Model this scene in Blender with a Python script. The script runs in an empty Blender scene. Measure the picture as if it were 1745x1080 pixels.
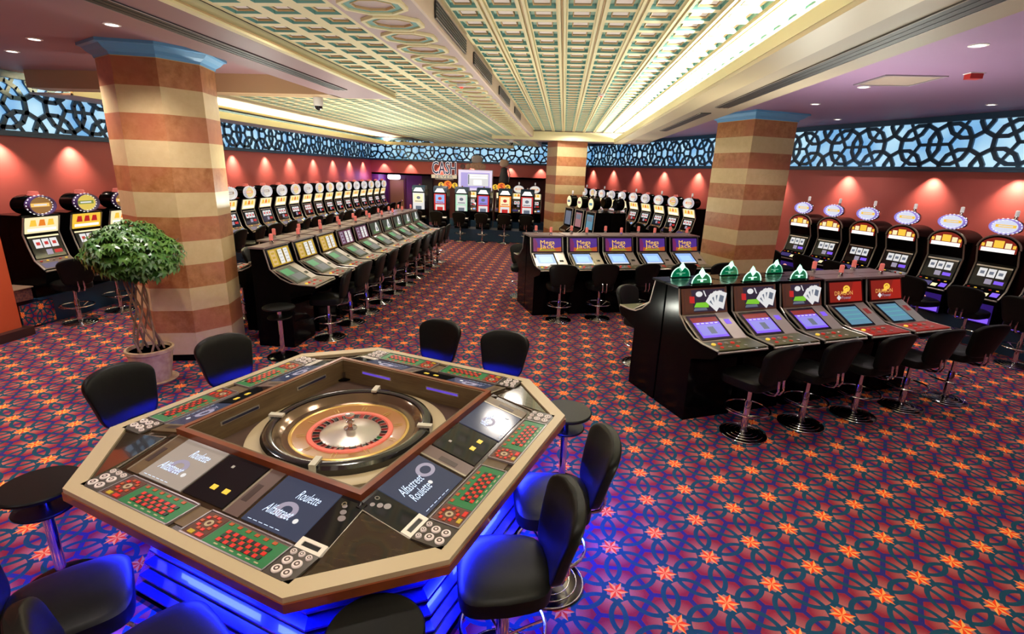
import bpy, bmesh, math, random
from mathutils import Vector, Matrix, Euler
random.seed(7)
R = math.radians
PI = math.pi
SC = bpy.context.scene
COL = SC.collection

# ------------------------------------------------------------------ camera, world, exposure
F_PX = 865.125
YAW, PITCH, ROLL = 0.0885, 0.2806, 0.0356
cam_data = bpy.data.cameras.new('camera')
cam_data.sensor_width = 36.0
cam_data.lens = F_PX / 1745 * 36.0
cam_data.clip_start = 0.05
cam = bpy.data.objects.new('camera', cam_data)
COL.objects.link(cam)
_f = Vector((-math.sin(YAW) * math.cos(PITCH), math.cos(YAW) * math.cos(PITCH), -math.sin(PITCH)))
_r0 = Vector((math.cos(YAW), math.sin(YAW), 0))
_u0 = _r0.cross(_f)
_r = math.cos(ROLL) * _r0 + math.sin(ROLL) * _u0
_u = _r.cross(_f)
M = Matrix.Identity(4)
for i in range(3):
    M[i][0] = _r[i]; M[i][1] = _u[i]; M[i][2] = -_f[i]
M.translation = Vector((0, 0, 2.5))
cam.matrix_world = M
SC.camera = cam

world = bpy.data.worlds.new('world')
SC.world = world
world.use_nodes = True
world.node_tree.nodes['Background'].inputs[0].default_value = (0.8, 0.75, 0.8, 1)
world.node_tree.nodes['Background'].inputs[1].default_value = 0.05
SC.view_settings.view_transform = 'Standard'
SC.view_settings.look = 'None'
SC.view_settings.gamma = 1
SC.view_settings.exposure = 0.0
SC.cycles.use_denoising = True
SC.cycles.max_bounces = 7
SC.cycles.diffuse_bounces = 4
SC.cycles.glossy_bounces = 3
SC.cycles.sample_clamp_indirect = 4
SC.cycles.caustics_reflective = False
SC.cycles.caustics_refractive = False
SC.cycles.use_light_tree = True


def lamp(name, kind, loc, power, color, target=None, size=0.1, size_y=None, angle=60, blend=0.6, rad=0.04, along=None):
    d = bpy.data.lights.new(name, kind)
    d.energy = power
    d.color = color
    if kind == 'SPOT':
        d.spot_size = R(angle); d.spot_blend = blend; d.shadow_soft_size = rad
    elif kind == 'AREA':
        d.shape = 'RECTANGLE' if size_y else 'DISK'
        d.size = size
        if size_y: d.size_y = size_y
    else:
        d.shadow_soft_size = rad
    o = bpy.data.objects.new(name, d)
    COL.objects.link(o)
    o.location = loc
    if target is not None:
        o.rotation_euler = (Vector(target) - Vector(loc)).to_track_quat('-Z', 'Y').to_euler()
    if along is not None:      # long side of a strip follows this direction
        zz = (Vector(loc) - Vector(target)).normalized(); yy = Vector(along).normalized()
        yy = (yy - zz * yy.dot(zz)).normalized(); xx = yy.cross(zz)
        o.rotation_euler = Matrix((xx, yy, zz)).transposed().to_euler()
    return o


# room frame: X across, Y along the ceiling, camera over the origin. The right part is turned by 24 degrees
TH = R(24)
UR = Vector((math.cos(TH), math.sin(TH), 0))     # away from the aisle, into the right wall
VR = Vector((-math.sin(TH), math.cos(TH), 0))    # along the right wall, to the back
RW0 = Vector((6.93, 8.3, 0))                     # foot of the right plinth front
RWALL = RW0 + UR * 0.75
LX = -8.6                                        # left wall
FY = 23.0                                        # far wall
ZC = 3.7                                         # flat ceiling
ZS = 3.45                                        # soffit underside
WARM = (1.0, 0.80, 0.60)

# --- lights of the place and added fill lamps
# downlights in the ceilings, plus a set added out of view for light
DL = [(-5.83, 5.61), (-6.84, 6.26), (-4.34, 4.98), (3.56, 5.33), (3.81, 7.58), (3.97, 9.26), (5.34, 11.35), (6.33, 8.88)]
DL_ADDED = [(-5.6, 2.6), (-4.2, 0.6), (-7.2, 4.0), (3.4, 2.6), (5.6, 5.6), (3.4, 0.3), (7.5, 6.0)]
for (x, y) in DL + DL_ADDED:
    lamp('downlight_lamp', 'SPOT', (x, y, ZC - 0.03), 165 if x < -4 else 88, (1.0, 0.90, 0.88), (x, y, 0), angle=125, blend=0.8, rad=0.06)
# cove light in the troughs, shining up on the coffers
lamp('cove_lamp', 'AREA', (1.62, 8.4, 3.475), 1050, (1.0, 0.97, 0.86), (1.25, 8.4, 4.0), size=0.08, size_y=15.6, along=(0, 1, 0))
lamp('cove_lamp', 'AREA', (-7.98, 15.4, 3.47), 3600, (1.0, 0.97, 0.86), (-6.6, 15.4, 4.2), size=0.10, size_y=14.6, along=(0, 1, 0))
# added fill lamps without fixtures, facing up to brighten the ceiling
for (x, y, z, w) in ((-4.15, 7.13, 1.9, 38), (-4.15, 9.93, 1.9, 36), (-4.15, 12.7, 1.9, 50), (-5.6, 16.5, 1.2, 60), (-3.2, 20.6, 2.0, 18), (.6, 9.8, 1.9, 22),
                     (1.6, 12.0, 1.5, 26), (2.55, 6.2, 1.9, 50), (3.75, 6.8, 1.9, 36), (1.5, 15.2, 1.9, 45), (-1.4, 13.2, .5, 60), (-1.2, 6.6, .5, 70),
                     (-2.9, -1.6, 1.5, 75), (-.2, -1.8, 1.5, 70), (2.4, -1.2, 1.5, 60), (-1.2, -.6, 1.2, 45), (1.6, 1.6, .5, 60)):
    lamp('ceiling_fill_lamp', 'AREA', (x, y, z), w, (0.98, 1.0, 0.86), (x, y, 4), size=0.3)
# more added fill, no fixtures, shining down from below the coffers
for y in (1.0, 4.0, 7.0, 10.0, 13.0, 16.0):
    lamp('hall_fill_lamp', 'AREA', (0.2, y, 3.60), 34, (1.0, 0.90, 0.80), (0.2, y, 0), size=0.5)
for y in (9.5, 13.0, 16.5, 20.0):
    lamp('hall_fill_lamp', 'AREA', (-4.6, y, 3.46), 34, (1.0, 0.88, 0.84), (-4.6, y, 0), size=0.5)
for y in (1.5, 4.5):
    lamp('hall_fill_lamp', 'AREA', (-2.1, y, 3.46), 26, (1.0, 0.88, 0.78), (-2.3, y, 0), size=0.3)
# wall washers under the frieze
WASH_L = [7.33, 8.51, 10.0, 11.5, 13.04, 14.55, 15.91, 17.48, 19.03, 20.56, 22.0]
WASH_R = [15.63, 13.88, 12.11, 10.45, 8.68, 7.1, 5.56, 3.7, 1.99, 0.71, -0.9]
WASH_F = [-8.0, -6.8, -5.4, -4.0, -2.33, -1.0, 0.47]
WC = (1.0, 0.82, 0.66)
for y in WASH_L:
    lamp('wall_washer_lamp', 'SPOT', (LX + 0.15, y, 2.742), 115, WC, (LX + 0.04, y, 1.6), angle=98, blend=1.0, rad=0.02)
for s in WASH_R:
    p = RWALL + VR * s - UR * 0.15
    q = RWALL + VR * s - UR * 0.04
    lamp('wall_washer_lamp', 'SPOT', (p.x, p.y, 2.742), 115, WC, (q.x, q.y, 1.6), angle=98, blend=1.0, rad=0.02)
for x in WASH_F:
    lamp('wall_washer_lamp', 'SPOT', (x, FY - 0.16, 2.745), 70, WC, (x, FY - 0.02, 1.9), angle=80, blend=0.7, rad=0.02)
lamp('alcove_lamp', 'AREA', (-4.5, 23.9, 3.0), 30, (0.55, 0.30, 1.0), (-4.5, 23.9, 0), size=0.3, size_y=0.5)


# ------------------------------------------------------------------ materials
MATS = {}


def mat(name, col, rough=0.5, metal=0.0, emit=None, es=1.0, spec=None, coat=0.0, noise=None, alpha=None, trans=0.0):
    if name in MATS: return MATS[name]
    m = bpy.data.materials.new(name)
    m.use_nodes = True
    nt = m.node_tree
    b = nt.nodes['Principled BSDF']
    b.inputs['Base Color'].default_value = (*col, 1)
    b.inputs['Roughness'].default_value = rough
    b.inputs['Metallic'].default_value = metal
    if spec is not None: b.inputs['Specular IOR Level'].default_value = spec
    if coat: b.inputs['Coat Weight'].default_value = coat
    if trans: b.inputs['Transmission Weight'].default_value = trans
    if emit:
        b.inputs['Emission Color'].default_value = (*emit, 1)
        b.inputs['Emission Strength'].default_value = es
    if alpha is not None: b.inputs['Alpha'].default_value = alpha
    if noise:
        sc, c2, lo, hi = noise[:4]
        n = nt.nodes.new('ShaderNodeTexNoise'); n.inputs['Scale'].default_value = sc; n.inputs['Detail'].default_value = 5
        g = nt.nodes.new('ShaderNodeNewGeometry')
        if len(noise) > 4:
            mp = nt.nodes.new('ShaderNodeMapping'); mp.inputs['Scale'].default_value = noise[4]
            nt.links.new(g.outputs['Position'], mp.inputs['Vector']); nt.links.new(mp.outputs[0], n.inputs['Vector'])
        else:
            nt.links.new(g.outputs['Position'], n.inputs['Vector'])
        r = nt.nodes.new('ShaderNodeMapRange'); r.inputs[1].default_value = lo; r.inputs[2].default_value = hi
        mx = nt.nodes.new('ShaderNodeMix'); mx.data_type = 'RGBA'
        nt.links.new(n.outputs['Fac'], r.inputs[0]); nt.links.new(r.outputs[0], mx.inputs['Factor'])
        mx.inputs[6].default_value = (*col, 1); mx.inputs[7].default_value = (*c2, 1)
        nt.links.new(mx.outputs[2], b.inputs['Base Color'])
    MATS[name] = m
    return m


def glow(name, col, s=1.0):
    return mat(name, tuple(c * 0.2 for c in col), 0.4, emit=col, es=s)


BLACK = mat('black_lacquer', (0.0018, 0.0017, 0.0016), 0.16, spec=0.06)
LEATHER = mat('black_leather', (0.0034, 0.0033, 0.0027), 0.42, spec=0.13, noise=(60, (0.0052, 0.0050, 0.0040), .3, .7))
CHROME = mat('chrome', (0.75, 0.72, 0.70), 0.12, 1.0)
DKCHROME = mat('dark_chrome', (0.10, 0.09, 0.09), 0.16, 1.0)
SILVER = mat('brushed_silver', (0.50, 0.45, 0.38), 0.34, 0.7)
BEIGE = mat('beige_metal', (0.36, 0.31, 0.23), 0.32, 0.5)
COPPER = mat('copper_trim', (0.30, 0.13, 0.08), 0.3, 0.6)
SCREENBK = mat('dark_glass', (0.008, 0.008, 0.010), 0.06, spec=0.6)
RED_BTN = mat('red_button', (0.5, 0.015, 0.01), 0.3, emit=(0.7, 0.04, 0.02), es=0.25)
BLK_BTN = mat('black_button', (0.02, 0.02, 0.02), 0.3)
FELT = mat('green_board', (0.01, 0.10, 0.03), 0.35, emit=(0.01, 0.13, 0.03), es=0.5)
CREAM = mat('cream_laminate', (0.50, 0.40, 0.24), 0.42)
PEACH = mat('peach_paint', (0.72, 0.58, 0.46), 0.6)
MAUVE = mat('mauve_paint', (0.27, 0.145, 0.16), 0.5)
MAUVE_LT = mat('pale_mauve_paint', (0.52, 0.40, 0.38), 0.55)
RIB = mat('cream_yellow_plaster', (0.80, 0.72, 0.42), 0.6)
TEAL = mat('sea_green_paint', (0.20, 0.42, 0.38), 0.6)
GOLDF = mat('gold_line_paint', (0.55, 0.38, 0.18), 0.5)
PINKP = mat('pale_pink_panel', (0.84, 0.74, 0.68), 0.6)
CELLP = mat('pale_green_plaster', (0.50, 0.66, 0.52), 0.6)
FRIEZE = mat('navy_fretwork', (0.012, 0.055, 0.11), 0.35)
NAVY = mat('navy_blue_paint', (0.006, 0.035, 0.075), 0.4)
REDWALL = mat('salmon_red_plaster', (0.46, 0.085, 0.07), 0.5, noise=(1.5, (0.50, 0.10, 0.08), .3, .7))
PIER = mat('orange_red_paint', (0.50, 0.075, 0.02), 0.5)
PLUM = mat('plum_paint', (0.14, 0.02, 0.05), 0.5)
BROWNBEAM = mat('brown_cream_paint', (0.46, 0.30, 0.16), 0.55)
CROWN = mat('blue_plaster', (0.10, 0.28, 0.50), 0.5)
WOOD = mat('walnut_wood', (0.14, 0.045, 0.014), 0.3, noise=(3, (0.09, 0.028, 0.010), .3, .7, (1, 1, 8)), coat=0.3)
WOODEDGE = mat('mahogany_edge', (0.22, 0.05, 0.014), 0.28, noise=(8, (0.15, 0.035, 0.012), .3, .7), coat=0.3)
OLIVEWOOD = mat('olive_brown_wood', (0.15, 0.10, 0.045), 0.4, noise=(4, (0.10, 0.06, 0.03), .3, .7, (2, 2, 20)))
DARKWOOD = mat('dark_wood', (0.050, 0.030, 0.014), 0.18, noise=(4, (0.028, 0.016, 0.008), .3, .7, (9, 2, 2)), coat=0.4)
GREYBROWN = mat('grey_brown_laminate', (0.13, 0.085, 0.075), 0.35)
BLUELAC = mat('blue_lacquer', (0.03, 0.04, 0.30), 0.2, 0.6, coat=0.6)
TERRA = mat('terracotta', (0.52, 0.38, 0.17), 0.7, noise=(12, (0.36, 0.21, 0.10), .35, .7))
SOIL = mat('soil', (0.03, 0.018, 0.010), 0.95)
STEM = mat('braided_bark', (0.26, 0.15, 0.08), 0.7, noise=(20, (0.16, 0.09, 0.05), .3, .7))
LEAF = mat('green_leaf', (0.035, 0.13, 0.02), 0.35, noise=(9, (0.10, 0.22, 0.03), .4, .65))
REDLAMP = mat('red_lamp_plastic', (0.55, 0.10, 0.07), 0.3, emit=(0.9, 0.25, 0.2), es=0.35)
WHITELAMP = mat('white_lamp_plastic', (0.7, 0.65, 0.6), 0.3, emit=(0.9, 0.85, 0.8), es=0.35)
WHITEG = glow('white_glow', (1, 0.97, 0.92), 1.1)
WARMG = glow('warm_glow', (1, 0.86, 0.50), 0.95)
YELG = glow('yellow_glow', (1.0, 0.62, 0.06), 0.9)
YELDK = glow('yellow_card_glow', (0.75, 0.48, 0.02), 0.55)
PURG = glow('purple_glow', (0.18, 0.08, 0.75), 1.1)
DPURG = glow('deep_purple_glow', (0.10, 0.02, 0.18), 0.45)
LBLUEG = glow('light_blue_glow', (0.30, 0.50, 0.95), 0.9)
SKYG = glow('sky_blue_glow', (0.10, 0.26, 0.38), 0.85)
VIOG = glow('violet_glow', (0.30, 0.28, 0.85), 0.8)
GREENG = glow('green_glow', (0.0, 0.35, 0.08), 0.5)
DKGREENG = glow('dark_green_glow', (0.02, 0.06, 0.03), 0.5)
LIMEG = glow('lime_glow', (0.25, 0.70, 0.04), 0.7)
REDG = glow('red_glow', (0.75, 0.03, 0.03), 0.6)
DREDG = glow('dark_red_glow', (0.35, 0.02, 0.01), 0.55)
ORANGEG = glow('orange_glow', (1.0, 0.28, 0.03), 0.8)
GREYBLUEG = glow('grey_blue_glow', (0.18, 0.22, 0.30), 0.6)
CARDG = glow('card_white_glow', (0.85, 0.85, 0.85), 0.8)
TSCREEN = mat('slate_screen_glow', (0.02, 0.022, 0.03), 0.12, emit=(0.045, 0.055, 0.10), es=0.8, spec=0.3)
TEXTG = glow('ice_blue_glow', (0.65, 0.78, 1.0), 1.2)
RINGG = glow('dim_lilac_glow', (0.40, 0.36, 0.48), 0.7)
EMER = mat('emerald_acrylic', (0.0, 0.14, 0.06), 0.2, emit=(0.0, 0.22, 0.09), es=0.6, alpha=0.55)
MINTG = glow('mint_glow', (0.55, 1.0, 0.75), 1.6)
REDSTONE = (0.42, 0.15, 0.055)


def stripe_mat():
    m = bpy.data.materials.new('striped_stone'); m.use_nodes = True
    nt = m.node_tree; b = nt.nodes['Principled BSDF']; b.inputs['Roughness'].default_value = 0.42
    g = nt.nodes.new('ShaderNodeNewGeometry'); sep = nt.nodes.new('ShaderNodeSeparateXYZ')
    nt.links.new(g.outputs['Position'], sep.inputs[0])

    def mth(op, a, c=None):
        n = nt.nodes.new('ShaderNodeMath'); n.operation = op
        for i, v in enumerate((a, c)):
            if v is None: continue
            if isinstance(v, (int, float)): n.inputs[i].default_value = v
            else: nt.links.new(v, n.inputs[i])
        return n.outputs[0]
    z = mth('SUBTRACT', sep.outputs[2], 0.0925)
    k = mth('MODULO', mth('FLOOR', mth('DIVIDE', z, 0.2885)), 2.0)
    n1 = nt.nodes.new('ShaderNodeTexNoise'); n1.inputs['Scale'].default_value = 9; n1.inputs['Detail'].default_value = 8; n1.inputs['Roughness'].default_value = .7
    n2 = nt.nodes.new('ShaderNodeTexNoise'); n2.inputs['Scale'].default_value = 1.6
    nt.links.new(g.outputs['Position'], n1.inputs['Vector']); nt.links.new(g.outputs['Position'], n2.inputs['Vector'])

    def mix(f, a, c):
        n = nt.nodes.new('ShaderNodeMix'); n.data_type = 'RGBA'
        nt.links.new(f, n.inputs[0])
        for i, v in ((6, a), (7, c)):
            if isinstance(v, tuple): n.inputs[i].default_value = (*v, 1)
            else: nt.links.new(v, n.inputs[i])
        return n.outputs[2]

    def rng(v, lo, hi):
        r = nt.nodes.new('ShaderNodeMapRange'); nt.links.new(v, r.inputs[0]); r.inputs[1].default_value = lo; r.inputs[2].default_value = hi
        return r.outputs[0]
    brown = mix(rng(n1.outputs['Fac'], .35, .68), (0.30, 0.105, 0.028), (0.50, 0.23, 0.09))
    brown = mix(rng(n2.outputs['Fac'], .4, .7), brown, (0.40, 0.13, 0.06))
    cream = mix(rng(n1.outputs['Fac'], .35, .7), (0.62, 0.47, 0.24), (0.56, 0.41, 0.20))
    c = mix(k, cream, brown)
    nt.links.new(c, b.inputs['Base Color'])
    return m


def carpet_mat(ox, oy, rot, d, name='patterned_carpet', swap=False):
    m = bpy.data.materials.new(name); m.use_nodes = True
    nt = m.node_tree; b = nt.nodes['Principled BSDF']
    b.inputs['Roughness'].default_value = 0.95; b.inputs['Specular IOR Level'].default_value = 0.15
    g = nt.nodes.new('ShaderNodeNewGeometry'); sep = nt.nodes.new('ShaderNodeSeparateXYZ')
    nt.links.new(g.outputs['Position'], sep.inputs[0])

    def mth(op, *a):
        n = nt.nodes.new('ShaderNodeMath'); n.operation = op
        for i, v in enumerate(a):
            if isinstance(v, (int, float)): n.inputs[i].default_value = v
            else: nt.links.new(v, n.inputs[i])
        return n.outputs[0]
    X0, Y0 = (sep.outputs[1], sep.outputs[2]) if swap else (sep.outputs[0], sep.outputs[1])
    x = mth('SUBTRACT', X0, ox); y = mth('SUBTRACT', Y0, oy)
    c, s = math.cos(-rot) / d, math.sin(-rot) / d
    px = mth('SUBTRACT', mth('MULTIPLY', x, c), mth('MULTIPLY', y, s))     # lattice frame, star distance = 1 along x
    py = mth('ADD', mth('MULTIPLY', x, s), mth('MULTIPLY', y, c))
    S3 = math.sqrt(3)

    def fold(v, per, off):
        t = mth('DIVIDE', mth('SUBTRACT', v, off), per)
        return mth('MULTIPLY', mth('SUBTRACT', t, mth('ROUND', t)), per)
    ax, ay = fold(px, 1.0, 0.0), fold(py, S3, 0.0)
    bx, by = fold(px, 1.0, 0.5), fold(py, S3, S3 / 2)
    la = mth('ADD', mth('MULTIPLY', ax, ax), mth('MULTIPLY', ay, ay))
    lb = mth('ADD', mth('MULTIPLY', bx, bx), mth('MULTIPLY', by, by))
    sel = mth('LESS_THAN', lb, la)
    def lerp(a, c_, f): return mth('ADD', a, mth('MULTIPLY', mth('SUBTRACT', c_, a), f))
    qx, qy = lerp(ax, bx, sel), lerp(ay, by, sel)
    r = mth('SQRT', mth('MINIMUM', la, lb))
    ang = mth('ARCTAN2', qy, qx)
    t = mth('DIVIDE', ang, PI / 3)
    psi = mth('MULTIPLY', mth('SUBTRACT', t, mth('ROUND', t)), PI / 3)
    pa = mth('ABSOLUTE', psi)
    X = mth('MULTIPLY', r, mth('COSINE', pa)); Y = mth('MULTIPLY', r, mth('SINE', pa))
    RR, W = 0.398, 0.040

    def ring(cx, cy):
        dx = mth('SUBTRACT', X, cx); dy = mth('SUBTRACT', Y, cy)
        dd = mth('SQRT', mth('ADD', mth('MULTIPLY', dx, dx), mth('MULTIPLY', dy, dy)))
        return mth('LESS_THAN', mth('ABSOLUTE', mth('SUBTRACT', dd, RR)), W)
    rings = mth('MAXIMUM', ring(.5, .5 / S3), ring(.5, -.5 / S3))
    navy = mth('GREATER_THAN', X, 0.5 - 0.040)
    vor = navy
    # star
    ri, rt = 0.098, 0.205
    bxp, byp = rt * S3 / 2, rt * .5
    # inside if cross((B-A),(P-A)) > 0
    cr = mth('SUBTRACT', mth('MULTIPLY', mth('SUBTRACT', Y, 0.0), bxp - ri), mth('MULTIPLY', mth('SUBTRACT', X, ri), byp))
    star = mth('GREATER_THAN', cr, 0.0)
    pin = mth('GREATER_THAN', psi, 0.0)

    def mix(f, a, c_):
        n = nt.nodes.new('ShaderNodeMix'); n.data_type = 'RGBA'
        if isinstance(f, float): n.inputs[0].default_value = f
        else: nt.links.new(f, n.inputs[0])
        for i, v in ((6, a), (7, c_)):
            if isinstance(v, tuple): n.inputs[i].default_value = (*v, 1)
            else: nt.links.new(v, n.inputs[i])
        return n.outputs[2]
    rr = nt.nodes.new('ShaderNodeMapRange'); nt.links.new(r, rr.inputs[0]); rr.inputs[1].default_value = 0.16; rr.inputs[2].default_value = 0.46
    base = mix(rr.outputs[0], (0.46, 0.15, 0.10), (0.24, 0.016, 0.026))
    colr = mix(vor, base, (0.03, 0.025, 0.14))
    colr = mix(navy, colr, (0.022, 0.020, 0.12))
    colr = mix(rings, colr, (0.008, 0.052, 0.075))
    colr = mix(star, colr, mix(pin, (0.90, 0.055, 0.006), (1.0, 0.42, 0.08)))
    n = nt.nodes.new('ShaderNodeTexNoise'); n.inputs['Scale'].default_value = 160
    nt.links.new(g.outputs['Position'], n.inputs['Vector'])
    mr = nt.nodes.new('ShaderNodeMapRange'); nt.links.new(n.outputs['Fac'], mr.inputs[0]); mr.inputs[3].default_value = .78; mr.inputs[4].default_value = 1.22
    vm = nt.nodes.new('ShaderNodeVectorMath'); vm.operation = 'SCALE'
    nt.links.new(colr, vm.inputs[0]); nt.links.new(mr.outputs[0], vm.inputs['Scale'])
    nt.links.new(vm.outputs[0], b.inputs['Base Color'])
    bm = nt.nodes.new('ShaderNodeBump'); bm.inputs['Strength'].default_value = .25; bm.inputs['Distance'].default_value = .004
    nt.links.new(n.outputs['Fac'], bm.inputs['Height']); nt.links.new(bm.outputs[0], b.inputs['Normal'])
    return m


STONE = stripe_mat()


# ------------------------------------------------------------------ mesh builder
class MB:
    def __init__(s):
        s.v = []; s.f = []; s.m = []; s.sm = []; s.mats = []; s.T = Matrix.Identity(4)

    def mi(s, m):
        if m not in s.mats: s.mats.append(m)
        return s.mats.index(m)

    def add(s, vs, fs, m, smooth=False):
        o = len(s.v)
        for p in vs: s.v.append(s.T @ Vector(p))
        k = s.mi(m)
        for f in fs:
            s.f.append([o + i for i in f]); s.m.append(k); s.sm.append(smooth)

    def box(s, c, d, m, rz=0, rx=0):
        cx, cy, cz = c; a, b_, h = d[0] / 2, d[1] / 2, d[2] / 2
        vs = [Vector((x * a, y * b_, z * h)) for z in (-1, 1) for y in (-1, 1) for x in (-1, 1)]
        if rz or rx:
            e = Euler((rx, 0, rz)).to_matrix(); vs = [e @ v for v in vs]
        vs = [v + Vector(c) for v in vs]
        s.add(vs, [(0, 2, 3, 1), (4, 5, 7, 6), (0, 1, 5, 4), (2, 6, 7, 3), (0, 4, 6, 2), (1, 3, 7, 5)], m)

    def quad(s, a, b_, c, d, m): s.add([a, b_, c, d], [(0, 1, 2, 3)], m)

    def prism_x(s, prof, x0, x1, m, smooth=False):      # profile in (y, z), swept along x
        n = len(prof)
        vs = [(x0, y, z) for y, z in prof] + [(x1, y, z) for y, z in prof]
        fs = [tuple(range(n)), tuple(range(2 * n - 1, n - 1, -1))]
        s.add(vs, fs, m)
        s.add(vs, [(i, i + n, (i + 1) % n + n, (i + 1) % n) for i in range(n)], m, smooth)

    def prism_z(s, poly, z0, z1, m, smooth=False):
        n = len(poly)
        vs = [(x, y, z0) for x, y in poly] + [(x, y, z1) for x, y in poly]
        s.add(vs, [tuple(range(n - 1, -1, -1)), tuple(range(n, 2 * n))], m)
        s.add(vs, [(i, (i + 1) % n, (i + 1) % n + n, i + n) for i in range(n)], m, smooth)

    def ringpoly(s, po, pi, z0, z1, m):               # band between two polygons of equal count
        n = len(po)
        vs = [(*p, z0) for p in po] + [(*p, z0) for p in pi] + [(*p, z1) for p in po] + [(*p, z1) for p in pi]
        fs = []
        for i in range(n):
            j = (i + 1) % n
            fs += [(2 * n + i, 2 * n + j, 3 * n + j, 3 * n + i), (i, n + i, n + j, j), (i, j, 2 * n + j, 2 * n + i), (n + i, 3 * n + i, 3 * n + j, n + j)]
        s.add(vs, fs, m)

    def lathe(s, prof, m, c=(0, 0, 0), n=32, sx=1, sy=1, smooth=True, axis='z', cap=True):
        vs = []; k = len(prof)
        for i in range(n):
            t = 2 * PI * i / n
            for r, z in prof:
                p = (r * math.cos(t) * sx, r * math.sin(t) * sy, z)
                if axis == 'y': p = (p[0], -p[2], p[1])
                vs.append((c[0] + p[0], c[1] + p[1], c[2] + p[2]))
        fs = []
        for i in range(n):
            j = (i + 1) % n
            for a in range(k - 1):
                fs.append((i * k + a, j * k + a, j * k + a + 1, i * k + a + 1))
        s.add(vs, fs, m, smooth)
        if not cap: return
        if prof[0][0] > 1e-6: s.add([vs[i * k] for i in range(n)], [tuple(range(n - 1, -1, -1))], m)
        if prof[-1][0] > 1e-6: s.add([vs[i * k + k - 1] for i in range(n)], [tuple(range(n))], m)

    def torus(s, R0, r, m, c=(0, 0, 0), n=36, k=8, sx=1, sy=1, axis='z'):
        vs = []
        for i in range(n):
            t = 2 * PI * i / n
            for j in range(k):
                a = 2 * PI * j / k
                rr = R0 + r * math.cos(a)
                p = (rr * math.cos(t) * sx, rr * math.sin(t) * sy, r * math.sin(a))
                if axis == 'y': p = (p[0], -p[2], p[1])
                vs.append((c[0] + p[0], c[1] + p[1], c[2] + p[2]))
        fs = [(i * k + j, ((i + 1) % n) * k + j, ((i + 1) % n) * k + (j + 1) % k, i * k + (j + 1) % k) for i in range(n) for j in range(k)]
        s.add(vs, fs, m, True)

    def tube(s, pts, r, m, k=8, closed=False, caps=True):
        pts = [Vector(p) for p in pts]; n = len(pts); vs = []
        up = Vector((0, 0, 1))
        prev = None
        for i, p in enumerate(pts):
            a = pts[(i - 1) % n] if (closed or i > 0) else p
            b_ = pts[(i + 1) % n] if (closed or i < n - 1) else p
            t = (b_ - a).normalized()
            if prev is None:
                x = t.orthogonal().normalized()
            else:
                x = (prev - t * prev.dot(t)).normalized()
            prev = x; y = t.cross(x)
            rr = r[i] if isinstance(r, (list, tuple)) else r
            for j in range(k):
                q = 2 * PI * j / k
                vs.append(p + x * math.cos(q) * rr + y * math.sin(q) * rr)
        fs = [(i * k + j, i * k + (j + 1) % k, ((i + 1) % n) * k + (j + 1) % k, ((i + 1) % n) * k + j)
              for i in range(n if closed else n - 1) for j in range(k)]
        s.add(vs, fs, m, True)
        if not closed and caps:
            s.add([vs[j] for j in range(k)], [tuple(range(k - 1, -1, -1))], m)
            s.add([vs[(n - 1) * k + j] for j in range(k)], [tuple(range(k))], m)

    def cushion(s, c, d, m, e1=.35, e2=.45, n=24, k=12, fn=None):
        def sp(w, e): return math.copysign(abs(w) ** e, w)
        vs = []
        for i in range(k + 1):
            a = -PI / 2 + PI * i / k
            for j in range(n):
                b_ = 2 * PI * j / n
                p = Vector((d[0] / 2 * sp(math.cos(a), e1) * sp(math.cos(b_), e2),
                            d[1] / 2 * sp(math.cos(a), e1) * sp(math.sin(b_), e2), d[2] / 2 * sp(math.sin(a), e1)))
                if fn: p = fn(p)
                vs.append(p + Vector(c))
        fs = [(i * n + j, i * n + (j + 1) % n, (i + 1) * n + (j + 1) % n, (i + 1) * n + j) for i in range(k) for j in range(n)]
        s.add(vs, fs, m, True)

    def build(s, name, parent=None, sharp=35):
        me = bpy.data.meshes.new(name)
        me.from_pydata([tuple(v) for v in s.v], [], s.f)
        for m in s.mats: me.materials.append(m)
        me.polygons.foreach_set('material_index', s.m)
        me.polygons.foreach_set('use_smooth', s.sm)
        bm = bmesh.new(); bm.from_mesh(me)
        bmesh.ops.remove_doubles(bm, verts=bm.verts, dist=1e-5)
        bmesh.ops.recalc_face_normals(bm, faces=bm.faces)
        bm.to_mesh(me); bm.free()
        if any(s.sm):
            try: me.set_sharp_from_angle(angle=R(sharp))
            except Exception: pass
        me.update()
        o = bpy.data.objects.new(name, me); COL.objects.link(o)
        if parent is not None: o.parent = parent
        return o


FR = {}


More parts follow.
